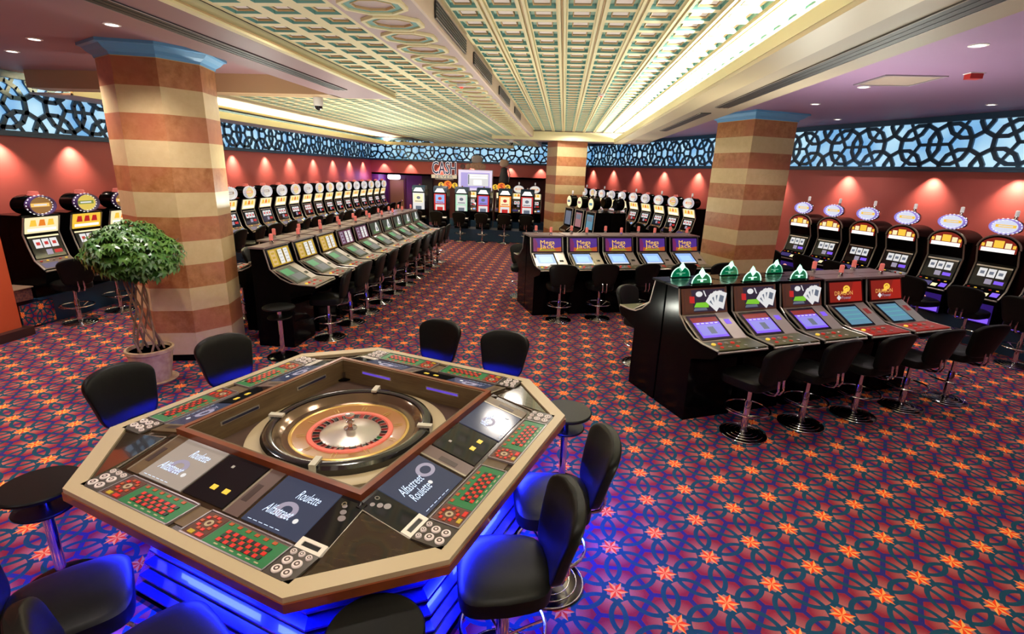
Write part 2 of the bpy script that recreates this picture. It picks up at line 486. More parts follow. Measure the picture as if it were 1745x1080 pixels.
class PF:
    """flat panel frame on a machine: O bottom-left, U right, V up the slope, N outward"""
    def __init__(s, x0, x1, a, b_, off=0.0):
        O = Vector((x0, a[0], a[1])); s.U = Vector((1, 0, 0)); d = Vector((0, b_[0] - a[0], b_[1] - a[1]))
        s.H = d.length; s.V = d.normalized(); s.W = x1 - x0
        s.N = s.U.cross(s.V)
        s.O = O + s.N * off

    def p(s, u, v, o=0.0): return s.O + s.U * (u * s.W) + s.V * (v * s.H) + s.N * o

    def slab(s, mb, m, t=0.01, u0=0, u1=1, v0=0, v1=1, o=0):
        vs = [s.p(u, v, w) for w in (o, o + t) for u, v in ((u0, v0), (u1, v0), (u1, v1), (u0, v1))]
        mb.add(vs, [(3, 2, 1, 0), (4, 5, 6, 7), (0, 1, 5, 4), (1, 2, 6, 5), (2, 3, 7, 6), (3, 0, 4, 7)], m)

    def poly(s, mb, pts, m, o, t=0.0):
        mb.add([s.p(u, v, o) for u, v in pts], [tuple(range(len(pts)))], m)

    def disc(s, mb, u, v, r, m, o, n=14, asp=1.0):
        c = s.p(u, v, o)
        mb.add([c + s.U * r * asp * math.cos(2 * PI * i / n) + s.V * r * math.sin(2 * PI * i / n) for i in range(n)], [tuple(range(n))], m)

    def ann(s, mb, u, v, r0, r1, m, o, n=18, asp=1.0):
        c = s.p(u, v, o); vs = []
        for i in range(n):
            t = 2 * PI * i / n
            for r in (r0, r1): vs.append(c + s.U * r * asp * math.cos(t) + s.V * r * math.sin(t))
        mb.add(vs, [(2 * i, 2 * i + 1, 2 * ((i + 1) % n) + 1, 2 * ((i + 1) % n)) for i in range(n)], m)

    def text(s, mb, txt, u, v, h, m, o=0.004, width=None, shear=0.0, rot=0.0, ext=0.0):
        vs, fs, w = glyphs(txt, shear)
        sc = h; sx = sc
        if width: sx = width / w
        c = s.p(u, v, o); cr, sr = math.cos(rot), math.sin(rot)
        out = []
        for x, y in vs:
            X, Y = (x - w / 2) * sx, (y - .35) * sc
            X, Y = X * cr - Y * sr, X * sr + Y * cr
            out.append(c + s.U * X + s.V * Y)
        mb.add(out, fs, m)


def glyphs(txt, shear=0.0):
    key = (txt, shear)
    if key not in FR:
        cu = bpy.data.curves.new('t', 'FONT'); cu.body = txt; cu.shear = shear; cu.resolution_u = 2
        ob = bpy.data.objects.new('t', cu)
        COL.objects.link(ob)
        dg = bpy.context.evaluated_depsgraph_get()
        me = bpy.data.meshes.new_from_object(ob.evaluated_get(dg))
        vs = [(v.co.x, v.co.y) for v in me.vertices]; fs = [tuple(p.vertices) for p in me.polygons]
        w = max(x for x, y in vs) if vs else 1
        bpy.data.objects.remove(ob); bpy.data.meshes.remove(me); bpy.data.curves.remove(cu)
        FR[key] = (vs, fs, w)
    return FR[key]


def tag(o, label, cat, group=None):
    o['label'] = label; o['category'] = cat
    if group: o['group'] = group
    return o


def empty(name, loc=(0, 0, 0), rz=0.0):
    o = bpy.data.objects.new(name, None); o.empty_display_size = .1
    COL.objects.link(o); o.location = loc; o.rotation_euler = (0, 0, rz)
    return o


def struct(o):
    o['kind'] = 'structure'; return o


def copy_tree(o, parent=None):
    c = o.copy(); COL.objects.link(c); c.parent = parent
    for ch in list(o.children): copy_tree(ch, c)
    return c


class Kind:
    """first call places the prototype, later calls copy it"""
    def __init__(s, make): s.make = make; s.o = None; s.used = False

    def put(s, loc, rz, label, cat, group):
        if s.o is None: s.o = s.make(); o = s.o
        else: o = copy_tree(s.o)
        o.location = loc; o.rotation_euler = (0, 0, rz)
        tag(o, label, cat, group)
        return o


ORD = ['first', 'second', 'third', 'fourth', 'fifth', 'sixth', 'seventh', 'eighth', 'ninth', 'tenth', 'eleventh', 'twelfth',
       'thirteenth', 'fourteenth', 'fifteenth', 'sixteenth', 'seventeenth', 'eighteenth', 'nineteenth', 'twentieth']

# ------------------------------------------------------------------ setting: floor, walls, ceilings
CARPET = carpet_mat(0, 0, 0, 1)  # replaced below
OX, OY = 1.1081 * 2.5 / 2.7, 2.5458 * 2.5 / 2.7
_c, _s = math.cos(YAW), math.sin(YAW)
OX, OY = OX * _c - OY * _s, OX * _s + OY * _c
CARPET = carpet_mat(OX, OY, 0.4319 + YAW, 0.4198 * 2.5 / 2.7, 'hexagon_star_carpet')
CARPET_V = carpet_mat(0, 0, 0.2, 0.30, 'small_star_carpet', True)

RCOR = RWALL + VR * 16.09        # where the right wall meets the far wall (y = 23)
b = MB()
pr = RWALL + VR * ((-3.2 - RWALL.y) / VR.y)
b.prism_z([(-8.75, pr.y), (pr.x + .1, pr.y), (RCOR.x + .1, RCOR.y), (RCOR.x + .1, 24.4), (-8.75, 24.4)], -0.1, 0, CARPET)
struct(b.build('floor'))

b = MB(); b.box((LX - .1, 14.6, 1.85), (.2, 17.0, 3.7), REDWALL); struct(b.build('wall_left'))
b = MB()
b.box((-8.15, 1.65, 1.85), (1.2, 9.1, 3.7), PIER)
struct(b.build('wall_left_front'))
b = MB(); b.box((-7.5, 1.6, 0.06), (.12, 9.24, .12), mat('dark_skirting', (0.03, 0.012, 0.010), .4)); b.box((-8.1, 6.24, .06), (1.3, .08, .12), MATS['dark_skirting'])
struct(b.build('baseboard_left'))
b = MB(); c_ = RWALL + UR * .1 + VR * 2
b.box((c_.x, c_.y, 1.85), (.2, 31, 3.7), REDWALL, rz=TH); struct(b.build('wall_right'))
b = MB(); b.box((1, -3.1, 1.85), (26, .2, 3.7), PLUM); struct(b.build('wall_back'))
b = MB()
b.box((-3.9, FY + .1, 2.93), (9.6, .2, 1.58), REDWALL)
b.box((-8.45, FY + .65, 1.07), (.3, 1.3, 2.14), mat('violet_paint', (0.16, 0.035, 0.16), .5))
struct(b.build('wall_far'))
b = MB()
V2 = MATS['violet_paint']
b.box((-7.7, 24.3, 1.1), (2.3, .2, 2.2), V2)
b.box((-6.35, 24.25, 1.1), (.5, .3, 2.2), mat('black_panel', (0.01, 0.008, .01), .5))
b.box((-2.6, 24.3, 1.1), (7.2, .2, 2.2), mat('maroon_panel', (0.09, 0.008, 0.012), .45))
b.box((-4.0, 23.7, 2.18), (9.6, 1.4, .08), PLUM)
struct(b.build('wall_alcove'))
b = MB(); b.box((-7.83, 24.17, .95), (.66, .06, 1.9), mat('ochre_door', (0.42, 0.25, 0.08), .5)); b.box((-7.83, 24.18, .96), (.84, .04, 1.98), PLUM)
dr = struct(b.build('door_1'))
b = MB(); b.lathe([(.02, 0), (.02, .04), (.035, .05), (.0, .07)], CHROME, (-7.58, 24.13, .95), n=12, axis='y'); b.build('door_handle', dr)

# flat ceilings
b = MB(); b.box((-5.95, 2.45, ZC + .05), (5.3, 11.0, .1), MAUVE); struct(b.build('ceiling'))
b = MB()
q1 = RWALL + VR * 16.5 + UR * .2; q0 = RWALL - VR * 13 + UR * .2
b.prism_z([(2.5, -3), (q0.x, -3), (q0.x, q0.y), (q1.x, q1.y), (-2.3, 24.3), (-2.3, 17.7), (2.5, 17.7)], ZC, ZC + .1, mat('lilac_paint', (0.27, 0.155, 0.27), .5))
struct(b.build('ceiling'))
# soffits
b = MB()
b.box((-3.0, 2.45, 3.585), (.8, 10.9, .27), MAUVE); struct(b.build('ceiling_soffit'))
b = MB(); b.box((-5.74, 7.72, 3.585), (4.76, .36, .27), BROWNBEAM); struct(b.build('ceiling_beam'))
b = MB()
b.box((2.13, 7.3, 3.60), (.84, 20.8, .25), mat('tan_paint', (0.31, 0.245, 0.175), .5))
b.box((1.60, 6.8, 3.42), (.27, 19.6, .07), CREAM)
b.box((1.475, 6.8, 3.47), (.03, 19.6, .10), RIB)
struct(b.build('ceiling_soffit'))
b = MB()
b.box((0.12, 17.2, 3.585), (4.85, 1.15, .27), MAUVE_LT); b.box((-0.3, 16.6, 3.56), (4.0, .06, .25), RIB); struct(b.build('ceiling_soffit'))
# fascia strips of the coffered field
b = MB(); b.box((-2.57, 2.4, 3.495), (.06, 11.0, .09), RIB); b.box((-2.535, 2.4, 3.475), (.012, 11.0, .012), GOLDF); struct(b.build('trim_1'))
b = MB(); b.box((-7.80, 15.45, 3.48), (.05, 15.0, .15), RIB); b.box((-8.17, 15.45, 3.42), (.75, 15.0, .03), MAUVE_LT); struct(b.build('trim_2'))
b = MB(); b.box((-5.0, 22.75, 3.46), (5.6, .35, .12), RIB); struct(b.build('trim_3'))


def coffer_cell(mb, x0, x1, y0, y1, z):
    """one recess seen from below: rib bottoms at z, floor above"""
    a = .048; d = .034
    xi0, xi1, yi0, yi1 = x0 + a, x1 - a, y0 + a * .8, y1 - a * .8

    def ring(xa0, xa1, ya0, ya1, za, xb0, xb1, yb0, yb1, zb, m):
        A = [(xa0, ya0, za), (xa1, ya0, za), (xa1, ya1, za), (xa0, ya1, za)]
        B_ = [(xb0, yb0, zb), (xb1, yb0, zb), (xb1, yb1, zb), (xb0, yb1, zb)]
        mb.add(A + B_, [(i, (i + 1) % 4, 4 + (i + 1) % 4, 4 + i) for i in range(4)], m)
    ring(x0, x1, y0, y1, z, xi0, xi1, yi0, yi1, z, RIB)
    ring(xi0, xi1, yi0, yi1, z, xi0, xi1, yi0, yi1, z + d, TEAL)
    w, h = xi1 - xi0, yi1 - yi0
    fx, fy = w * .17, h * .17
    ring(xi0, xi1, yi0, yi1, z + d, xi0 + fx, xi1 - fx, yi0 + fy, yi1 - fy, z + d, CELLP)
    X0, X1, Y0, Y1 = xi0 + fx, xi1 - fx, yi0 + fy, yi1 - fy
    ring(X0, X1, Y0, Y1, z + d, X0, X1, Y0, Y1, z + d - .016, GOLDF)
    e = .009
    ring(X0, X1, Y0, Y1, z + d - .025, X0 + e, X1 - e, Y0 + e, Y1 - e, z + d - .016, GOLDF)
    mb.quad((X0 + e, Y0 + e, z + d - .010), (X1 - e, Y0 + e, z + d - .010), (X1 - e, Y1 - e, z + d - .010), (X0 + e, Y1 - e, z + d - .010), PINKP)


# main coffered field
ZM = 3.72
b = MB()
xs = [-1.02 + .31 * i for i in range(10)]
for i in range(len(xs) - 1):
    y = -0.6
    while y < 16.6:
        coffer_cell(b, xs[i], xs[i + 1], y, y + .30, ZM); y += .30
for x in xs[1:-1]:
    b.box((x - .022, 8.0, ZM - .012), (.022, 17.2, .024), RIB); b.box((x + .022, 8.0, ZM - .012), (.022, 17.2, .024), RIB)
    b.box((x, 8.0, ZM - .004), (.012, 17.2, .008), GOLDF)
struct(b.build('ceiling_coffers'))
b = MB()
ZL = 3.53
y = -0.6
while y < 22.9:
    x = -1.60
    while x > (-2.4 if y < 7.72 else -5.35):
        coffer_cell(b, x - .30, x, y, y + .255, ZL); x -= .30
    y += .255
struct(b.build('ceiling_coffers'))
b = MB(); b.box((-7.05, 15.4, 3.76), (3.05, 15.4, .04), RIB); b.box((-5.53, 15.4, 3.63), (.03, 15.4, .22), RIB); struct(b.build('ceiling_cove'))
b = MB(); b.box((1.83, 7.9, 3.66), (.04, 17.4, .2), RIB); struct(b.build('ceiling_cove'))
b = MB(); b.box((-3.2, 10, 3.92), (11.4, 28, .04), PLUM); struct(b.build('ceiling_slab'))
# dropped band with octagons and its side with grilles
b = MB()
b.box((-1.315, 10.0, 3.64), (.57, 26.5, .24), MAUVE_LT)
b.box((-1.025, 10.0, 3.62), (.02, 26.5, .205), PEACH)
for k in range(54):
    yc = 0.32 + .417 * k

    def octp(rx, ry): return [(-1.315 + rx * math.cos(R(22.5 + 45 * i)), yc + ry * math.sin(R(22.5 + 45 * i))) for i in range(8)]
    b.ringpoly(octp(.235, .195), octp(.205, .167), 3.498, 3.522, RIB)
    b.ringpoly(octp(.205, .167), octp(.150, .118), 3.510, 3.522, TEAL)
    b.ringpoly(octp(.150, .118), octp(.140, .109), 3.505, 3.522, GOLDF)
struct(b.build('ceiling_band'))
GRL = mat('grille_black', (0.008, 0.008, 0.010), .5)
GRF = mat('grille_metal', (0.42, 0.38, 0.40), .3, .7)
SLAT = mat('grille_slat', (0.03, 0.028, 0.03), .5)


def grille(loc, L, W, rz, label, n=3, side=False):
    t = empty('air_grille', loc, rz)
    q = MB()
    if side: q.box((0, 0, 0), (.012, L, W), GRL)
    else: q.box((0, 0, 0), (W, L, .012), GRL)
    q.build('backing', t)
    q = MB()
    for i in range(n + 1):
        o = -W / 2 + W * i / n
        if side: q.box((.009, 0, o), (.006, L, .004), GRF)
        else: q.box((o, 0, -.007), (.004 if i in (0, n) else .007, L, .004), GRF if i in (0, n) else SLAT)
    q.build('slats', t)
    tag(t, label, 'air vent')
    return t


grille((-2.99, 2.7, 3.446), 8.6, .17, 0, 'long black slotted air vent in the mauve soffit beside the near striped column')
grille((2.20, 3.3, 3.470), 9.6, .19, 0, 'long black slotted air vent in the tan soffit at upper right')
grille((2.16, 10.6, 3.470), 3.6, .16, 0, 'dark slotted air vent in the soffit left of the right striped column')
for (y0, y1, w) in ((4.1, 5.3, 'nearest'), (5.75, 7.1, 'second'), (7.9, 9.4, 'third'), (10.3, 11.7, 'farthest')):
    grille((-1.005, (y0 + y1) / 2, 3.612), y1 - y0, .115, 0, '%s black louvred vent in the side of the peach ceiling band' % w, 5, True)
t = tag(empty('ceiling_access_panel', (3.93, 7.07, ZC)), 'square metal framed access panel in the lilac ceiling at right', 'ceiling panel')
q = MB(); q.ringpoly([(-.34, -.34), (.34, -.34), (.34, .34), (-.34, .34)], [(-.30, -.30), (.30, -.30), (.30, .30), (-.30, .30)], -.012, 0, GRF); q.build('frame', t)
q = MB(); q.box((0, 0, -.004), (.6, .6, .008), mat('panel_tan', (0.36, 0.27, 0.22), .5)); q.build('panel', t)

# recessed downlights
dl_lab = ['left ceiling, middle of three, farther from the column', 'left ceiling, nearest the fretwork wall', 'mauve ceiling just in front of the striped column crown',
          'lilac ceiling at the upper right', 'lilac ceiling beside the square access panel', 'lilac ceiling, nearest the vent soffit',
          'lilac ceiling right of the blue column crown', 'lilac ceiling close above the fretwork']


def mk_dl():
    t = empty('recessed_downlight')
    q = MB(); q.lathe([(.075, 0), (.075, -.006), (.055, -.010), (.052, -.002)], mat('white_rim', (.8, .75, .72), .4), n=24); q.build('rim', t)
    q = MB(); q.lathe([(.0, -.004), (.05, -.003)], glow('lamp_glow', (1, .93, .85), 9.0), n=20); q.build('bulb', t)
    return t


DLK = Kind(mk_dl)
for (x, y), l in zip(DL, dl_lab):
    DLK.put((x, y, ZC), 0, 'round recessed spotlight in the ' + l, 'ceiling light', 'ceiling spotlights')
# fire detectors and dome cameras


def lathe_thing(name, label, cat, loc, parts):
    t = tag(empty(name, loc), label, cat)
    for pn, prof, m in parts:
        q = MB(); q.lathe(prof, m, n=20); q.build(pn, t)
    return t


WPL = mat('white_plastic', (.7, .66, .62), .4)
DOME = mat('smoked_dome', (.01, .01, .012), .08)
RLED = glow('red_led', (1, .05, .02), 1.5)
lathe_thing('dome_camera', 'white security camera with dark lens under the left brown beam', 'security camera', (-3.72, 7.86, 3.448), [('housing', [(.07, 0), (.07, -.10), (.05, -.14)], WPL), ('dome', [(.062, -.10), (.055, -.155), (.0, -.185)], DOME)])
lathe_thing('dome_camera', 'small dome camera under the far soffit left of the middle column', 'security camera', (-1.75, 17.2, 3.448), [('housing', [(.08, 0), (.08, -.07), (.06, -.09)], WPL), ('dome', [(.065, -.08), (.055, -.14), (.0, -.17)], DOME)])
lathe_thing('smoke_detector', 'detector with red light on the octagon ceiling band', 'smoke detector', (-1.33, 6.75, 3.518), [('housing', [(.06, 0), (.055, -.04), (.0, -.05)], WPL), ('light', [(.028, -.05), (.0, -.065)], RLED)])
lathe_thing('smoke_detector', 'detector with red light among the bright coffers right of centre', 'smoke detector', (.51, 8.72, 3.715), [('housing', [(.06, 0), (.055, -.04), (.0, -.05)], WPL), ('light', [(.028, -.05), (.0, -.065)], RLED)])
t = tag(empty('alarm_sounder', (4.42, 6.57, ZC)), 'small red alarm box on the lilac ceiling at far right', 'alarm')
q = MB(); q.box((0, 0, -.03), (.13, .10, .06), mat('alarm_red', (.4, .02, .015), .4)); q.build('housing', t)
q = MB(); q.box((0, 0, -.004), (.15, .12, .008), WPL); q.build('base_plate', t)
lathe_thing('sprinkler', 'small ceiling sprinkler near the top right corner soffit', 'sprinkler', (2.95, 4.75, ZC), [('plate', [(.05, 0), (.045, -.012), (.015, -.015)], WPL), ('nozzle', [(.012, -.012), (.012, -.05), (.025, -.052), (.0, -.058)], CHROME)])
lathe_thing('sprinkler', 'small ceiling sprinkler beside the blue crown of the left column', 'sprinkler', (-3.62, 4.9, ZC), [('plate', [(.05, 0), (.045, -.012), (.015, -.015)], WPL), ('nozzle', [(.012, -.012), (.012, -.05), (.025, -.052), (.0, -.058)], CHROME)])


# ------------------------------------------------------------------ fretwork frieze
def frieze(name, loc, rz, L, phase, left_over=0.0, panel='back'):
    """local x along the wall, -y out to the room"""
    d = 1.53; z0, z1 = 2.83, 3.60; zc = 3.22; RHO, RR = .342 * d, .207 * d
    t = empty(name, loc, rz)
    q = MB()
    T = .045

    def clip(a, c):
        (x0, y0), (x1, y1) = a, c
        t0, t1 = 0.0, 1.0
        dx, dy = x1 - x0, y1 - y0
        for p_, q_ in ((-dx, x0), (dx, L - x0), (-dy, y0 - z0), (dy, z1 - y0)):
            if abs(p_) < 1e-9:
                if q_ < 0: return None
            else:
                r_ = q_ / p_
                if p_ < 0: t0 = max(t0, r_)
                else: t1 = min(t1, r_)
        if t0 >= t1: return None
        return (x0 + dx * t0, y0 + dy * t0), (x0 + dx * t1, y0 + dy * t1)
    seen = set(); rings_ = set()

    def seg(a, c, w=.033, dep=0.0):
        k = (round((a[0] + c[0]) * 500), round((a[1] + c[1]) * 500))
        if k in seen: return
        seen.add(k)
        s_ = clip(a, c)
        if not s_: return
        a, c = Vector(s_[0]), Vector(s_[1]); e = (c - a)
        if e.length < .01: return
        e.normalize(); n = Vector((-e.y, e.x)) * w; a = a - e * .012; c = c + e * .012
        P = [a + n, a - n, c - n, c + n]
        P = [Vector((min(max(p_.x, 0), L), min(max(p_.y, z0), z1))) for p_ in P]
        vs = [(p_.x, -T - dep, p_.y) for p_ in P] + [(p_.x, -T + .035, p_.y) for p_ in P]
        q.add(vs, [(0, 1, 2, 3), (7, 6, 5, 4), (0, 4, 5, 1), (1, 5, 6, 2), (2, 6, 7, 3), (3, 7, 4, 0)], FRIEZE)
    dn = d / math.sqrt(3); cx_ = dn * math.sqrt(3) / 2; RV = dn / math.sqrt(3); RR = .40 * dn
    for i in range(-2 - int(phase / cx_), int((L - phase) / cx_) + 3):
        for j in (-1, 0, 1):
            cx = phase + cx_ * i; cz = zc + dn * j + (dn / 2 if i % 2 else 0)
            hv = [(cx + RV * math.cos(k * PI / 3), cz + RV * math.sin(k * PI / 3)) for k in range(6)]
            for k in range(6): seg(hv[k], hv[(k + 1) % 6], .028, -.003)
            for rc in hv:
                key_ = (round(rc[0] * 50), round(rc[1] * 50))
                if key_ in rings_: continue
                rings_.add(key_)
                for n_ in range(12):
                    t0, t1 = R(15 + 30 * n_), R(45 + 30 * n_)
                    seg((rc[0] + RR * math.cos(t0), rc[1] + RR * math.sin(t0)), (rc[0] + RR * math.cos(t1), rc[1] + RR * math.sin(t1)), .033, .004)
    q.build('fretwork', t)
    q = MB(); q.box((L / 2, -.004, 3.215), (L, .008, .80), FRLIT); q.build('backlight_panel', t)
    q = MB()
    q.box((L / 2, -.06, 2.79), (L, .12, .08), FRIEZE); q.box((L / 2, -.075, 2.815), (L, .15, .025), FRIEZE); q.box((L / 2, -.05, 2.765), (L, .10, .03), NAVY)
    q.box((L / 2, -.05, 3.65), (L, .10, .10), FRIEZE)
    q.build('frame', t)
    return t


def lit_mat():
    m = bpy.data.materials.new('backlit_sky_panel'); m.use_nodes = True
    nt = m.node_tree; p_ = nt.nodes['Principled BSDF']
    g = nt.nodes.new('ShaderNodeNewGeometry'); n = nt.nodes.new('ShaderNodeTexNoise'); n.inputs['Scale'].default_value = 1.3
    nt.links.new(g.outputs['Position'], n.inputs['Vector'])
    cr = nt.nodes.new('ShaderNodeValToRGB'); nt.links.new(n.outputs['Fac'], cr.inputs[0])
    cr.color_ramp.elements[0].position = .35; cr.color_ramp.elements[0].color = (.13, .40, .74, 1)
    cr.color_ramp.elements[1].position = .65; cr.color_ramp.elements[1].color = (.50, .80, .95, 1)
    nt.links.new(cr.outputs[0], p_.inputs['Emission Color']); p_.inputs['Emission Strength'].default_value = .95
    p_.inputs['Base Color'].default_value = (.3, .4, .5, 1)
    return m


FRLIT = lit_mat()
o = frieze('fretwork_frieze', (LX, 6.2, 0), R(90), 16.8, 0.3)
tag(o, 'backlit navy fretwork band above the left red wall', 'frieze', 'fretwork bands')
o = frieze('fretwork_frieze', (LX, FY, 0), 0, 9.7, 0.5)
tag(o, 'backlit navy fretwork band on the far wall behind the money sign', 'frieze', 'fretwork bands')
# right wall: local x runs to the front, -y to the room
p = RWALL + VR * 16.05
o = frieze('fretwork_frieze', (p.x, p.y, 0), TH - R(90), 27.0, 16.05 - 4.42)
tag(o, 'backlit navy fretwork band above the right red wall', 'frieze', 'fretwork bands')

# ------------------------------------------------------------------ plinths
b = MB(); b.box((-8.18, 14.6, .205), (.86, 15.9, .41), NAVY); b.box((-7.74, 14.6, .40), (.05, 15.9, .03), NAVY); struct(b.build('trim_4'))
b = MB()
c_ = RW0 + UR * .385 + VR * 5.4
b.box((c_.x, c_.y, .205), (.75, 21.4, .41), NAVY, rz=TH); struct(b.build('trim_5'))
b = MB(); b.box((-2.9, 18.72, .205), (5.4, .82, .41), NAVY); struct(b.build('trim_6'))
b = MB(); b.box((-2.7, 21.9, .205), (4.3, .8, .41), NAVY); struct(b.build('trim_7'))
# carpeted end of the plinth and a small step at the left pier
b = MB(); b.box((-7.733, 6.62, .20), (.012, .50, .34), CARPET_V); struct(b.build('trim_8'))
t = tag(empty('carpeted_block', (-8.0, 6.48, .41)), 'small carpeted block on the blue plinth beside the orange pier', 'block')
q = MB(); q.box((0, 0, .09), (.42, .34, .18), mat('rust_carpet', (.16, .05, .03), .9, noise=(40, (.07, .02, .02), .4, .6))); q.box((0, 0, .187), (.46, .38, .015), mat('tan_top', (.4, .27, .16), .5)); q.build('block', t)

# ------------------------------------------------------------------ columns
t = tag(empty('octagonal_column', (-4.9, 6.2, 0)), 'large eight-sided stone column with brown and cream bands near the left', 'column')
op = lambda r: [(r * math.cos(R(37.5 + 45 * i)), r * math.sin(R(37.5 + 45 * i))) for i in range(8)]
q = MB(); q.prism_z(op(.59), .09, 3.6, STONE); q.build('shaft', t)
q = MB(); q.prism_z(op(.57), 0, .10, BLACK); q.build('base', t)
q = MB()
lv = [(.60, 3.56), (.61, 3.59), (.66, 3.62), (.70, 3.66), (.74, 3.67), (.74, 3.70)]
for (r0, z0), (r1, z1) in zip(lv, lv[1:]):
    A = [(x, y, z0) for x, y in op(r0)]; B_ = [(x, y, z1) for x, y in op(r1)]
    q.add(A + B_, [(i, (i + 1) % 8, 8 + (i + 1) % 8, 8 + i) for i in range(8)], CROWN)
q.build('crown', t)


def sqcol(f, ang, s_, label, top=3.6):
    t = tag(empty('square_column', (f[0], f[1], 0), R(ang)), label, 'column')
    q = MB(); q.box((s_ / 2, s_ / 2, (top + .09) / 2), (s_, s_, top - .09), STONE); q.build('shaft', t)
    q = MB(); q.box((s_ / 2, s_ / 2, .05), (s_ - .03, s_ - .03, .10), BLACK); q.build('base', t)
    q = MB()
    pp = lambda e: [(-e, -e), (s_ + e, -e), (s_ + e, s_ + e), (-e, s_ + e)]
    lv = [(.01, 3.56), (.02, 3.59), (.07, 3.62), (.11, 3.66), (.14, 3.67), (.14, 3.70)]
    for (r0, z0), (r1, z1) in zip(lv, lv[1:]):
        A = [(x, y, z0) for x, y in pp(r0)]; B_ = [(x, y, z1) for x, y in pp(r1)]
        q.add(A + B_, [(i, (i + 1) % 4, 4 + (i + 1) % 4, 4 + i) for i in range(4)], CROWN)
    q.build('crown', t)


sqcol((3.42, 10.3), 24, 1.0, 'square stone column with brown and cream bands at right, behind the card machines')
sqcol((-.25, 16.75), 20, 1.0, 'square banded stone column at the middle of the hall, farthest away', 3.44)


# ------------------------------------------------------------------ stools and small tables
def mk_stool():
    t = empty('swivel_stool')
    q = MB()
    q.lathe([(.225, 0), (.225, .008), (.20, .018), (.12, .030), (.045, .040), (.035, .055)], DKCHROME, n=36)
    for r_ in (.09, .135, .18): q.torus(r_, .004, CHROME, (0, 0, .042 - r_ * .12), n=36, k=6)
    q.torus(.222, .006, CHROME, (0, 0, .010), n=40, k=6)
    q.build('base', t)
    q = MB()
    q.lathe([(.034, .04), (.034, .36), (.030, .37), (.030, .375)], CHROME, n=18); q.lathe([(.022, .37), (.022, .54)], CHROME, n=16)
    q.lathe([(.06, .52), (.10, .535), (.10, .548)], DKCHROME, n=16)
    q.build('post', t)
    q = MB()
    q.torus(.215, .010, CHROME, (0, 0.0, .285), n=44, k=8)
    for a in (30, 150, 270):
        ca, sa = math.cos(R(a)), math.sin(R(a))
        q.tube([(.03 * ca, .03 * sa, .21), (.12 * ca, .12 * sa, .25), (.208 * ca, .208 * sa, .285)], .007, CHROME, k=6)
    q.build('foot_ring', t)
    q = MB()

    def seatf(p):
        p.z += .018 * max(0, 1 - (p.x / .2) ** 2) * (1 if p.z > 0 else 0) - (0.012 * (p.y > .12)) * (p.y - .12) * 4
        p.x *= 1 - .10 * max(0, -p.y / .2)
        return p
    q.cushion((0, .01, .600), (.47, .45, .125), LEATHER, .42, .45, 32, 12, seatf)
    q.build('seat', t)
    q = MB()

    def backf(p):
        k = (p.z + .2) / .4
        p.x *= .74 + .28 * k
        p.z -= .13 * (abs(p.x) / .25) ** 2.4 * .35 * max(0, p.z / .2)
        p.y += .9 * p.x * p.x - .10 * k
        return p
    q.cushion((0, -.235, .840), (.50, .075, .42), LEATHER, .38, .40, 36, 18, backf)
    q.build('backrest', t)
    q = MB()
    for s_ in (-1, 1):
        q.tube([(s_ * .035, -.05, .535), (s_ * .035, -.22, .533), (s_ * .035, -.285, .55), (s_ * .035, -.31, .60), (s_ * .035, -.300, .70)], .011, CHROME, k=8)
    q.build('back_bracket', t)
    return t


STOOL = Kind(mk_stool)


def mk_drink():
    t = empty('drink_table')
    q = MB(); q.lathe([(.20, 0), (.20, .010), (.19, .016), (.04, .03), (.03, .05)], BLACK, n=36); q.build('base', t)
    q = MB(); q.lathe([(.028, .04), (.028, .55), (.028, .67)], CHROME, n=16); q.build('pole', t)
    q = MB(); q.lathe([(.0, .54), (.145, .54), (.15, .546), (.15, .552), (.145, .558), (.0, .558)], LEATHER, n=40); q.build('lower_shelf', t)
    q = MB(); q.lathe([(.0, .67), (.193, .67), (.20, .678), (.20, .69), (.193, .697), (.0, .697)], LEATHER, n=48); q.build('table_top', t)
    return t


DRINK = Kind(mk_drink)

# ------------------------------------------------------------------ slot machines


def candle_mb(q, x, y, z, red=True, s=1.0):
    q.lathe([(.030 * s, 0), (.030 * s, .018), (.024 * s, .020), (.024 * s, .048), (.028 * s, .050)], CHROME, (x, y, z), n=14)


def lamp_parts(t, x, y, z, kind='red'):
    q = MB(); candle_mb(q, x, y, z); q.build('lamp_base', t)
    q = MB(); q.lathe([(.026, .050), (.026, .13), (.018, .14), (.0, .142)], REDLAMP if kind == 'red' else WHITELAMP, (x, y, z), n=14)
    q.build('lamp_cover', t)


def fan_of_cards(pf, q, u, v, s):
    for k, a in enumerate((50, 27, 4, -19)):
        ca, sa = math.cos(R(a)), math.sin(R(a))
        w, h = .045 * s, .115 * s
        c = pf.p(u, v, .005 + .0012 * k)
        P = []
        for X, Y in ((-w, 0), (w, 0), (w, h * 1.25), (-w, h * 1.25)):
            P.append(c + pf.U * (X * ca - Y * sa) + pf.V * (X * sa + Y * ca))
        q.add(P, [(0, 1, 2, 3)], CARDG)
        P2 = []
        for X, Y in ((-w * .5, h * .45), (w * .5, h * .45), (w * .5, h * .95), (-w * .5, h * .95)):
            P2.append(c + pf.N * .0005 + pf.U * (X * ca - Y * sa) + pf.V * (X * sa + Y * ca))
        q.add(P2, [(0, 1, 2, 3)], GREYBLUEG)


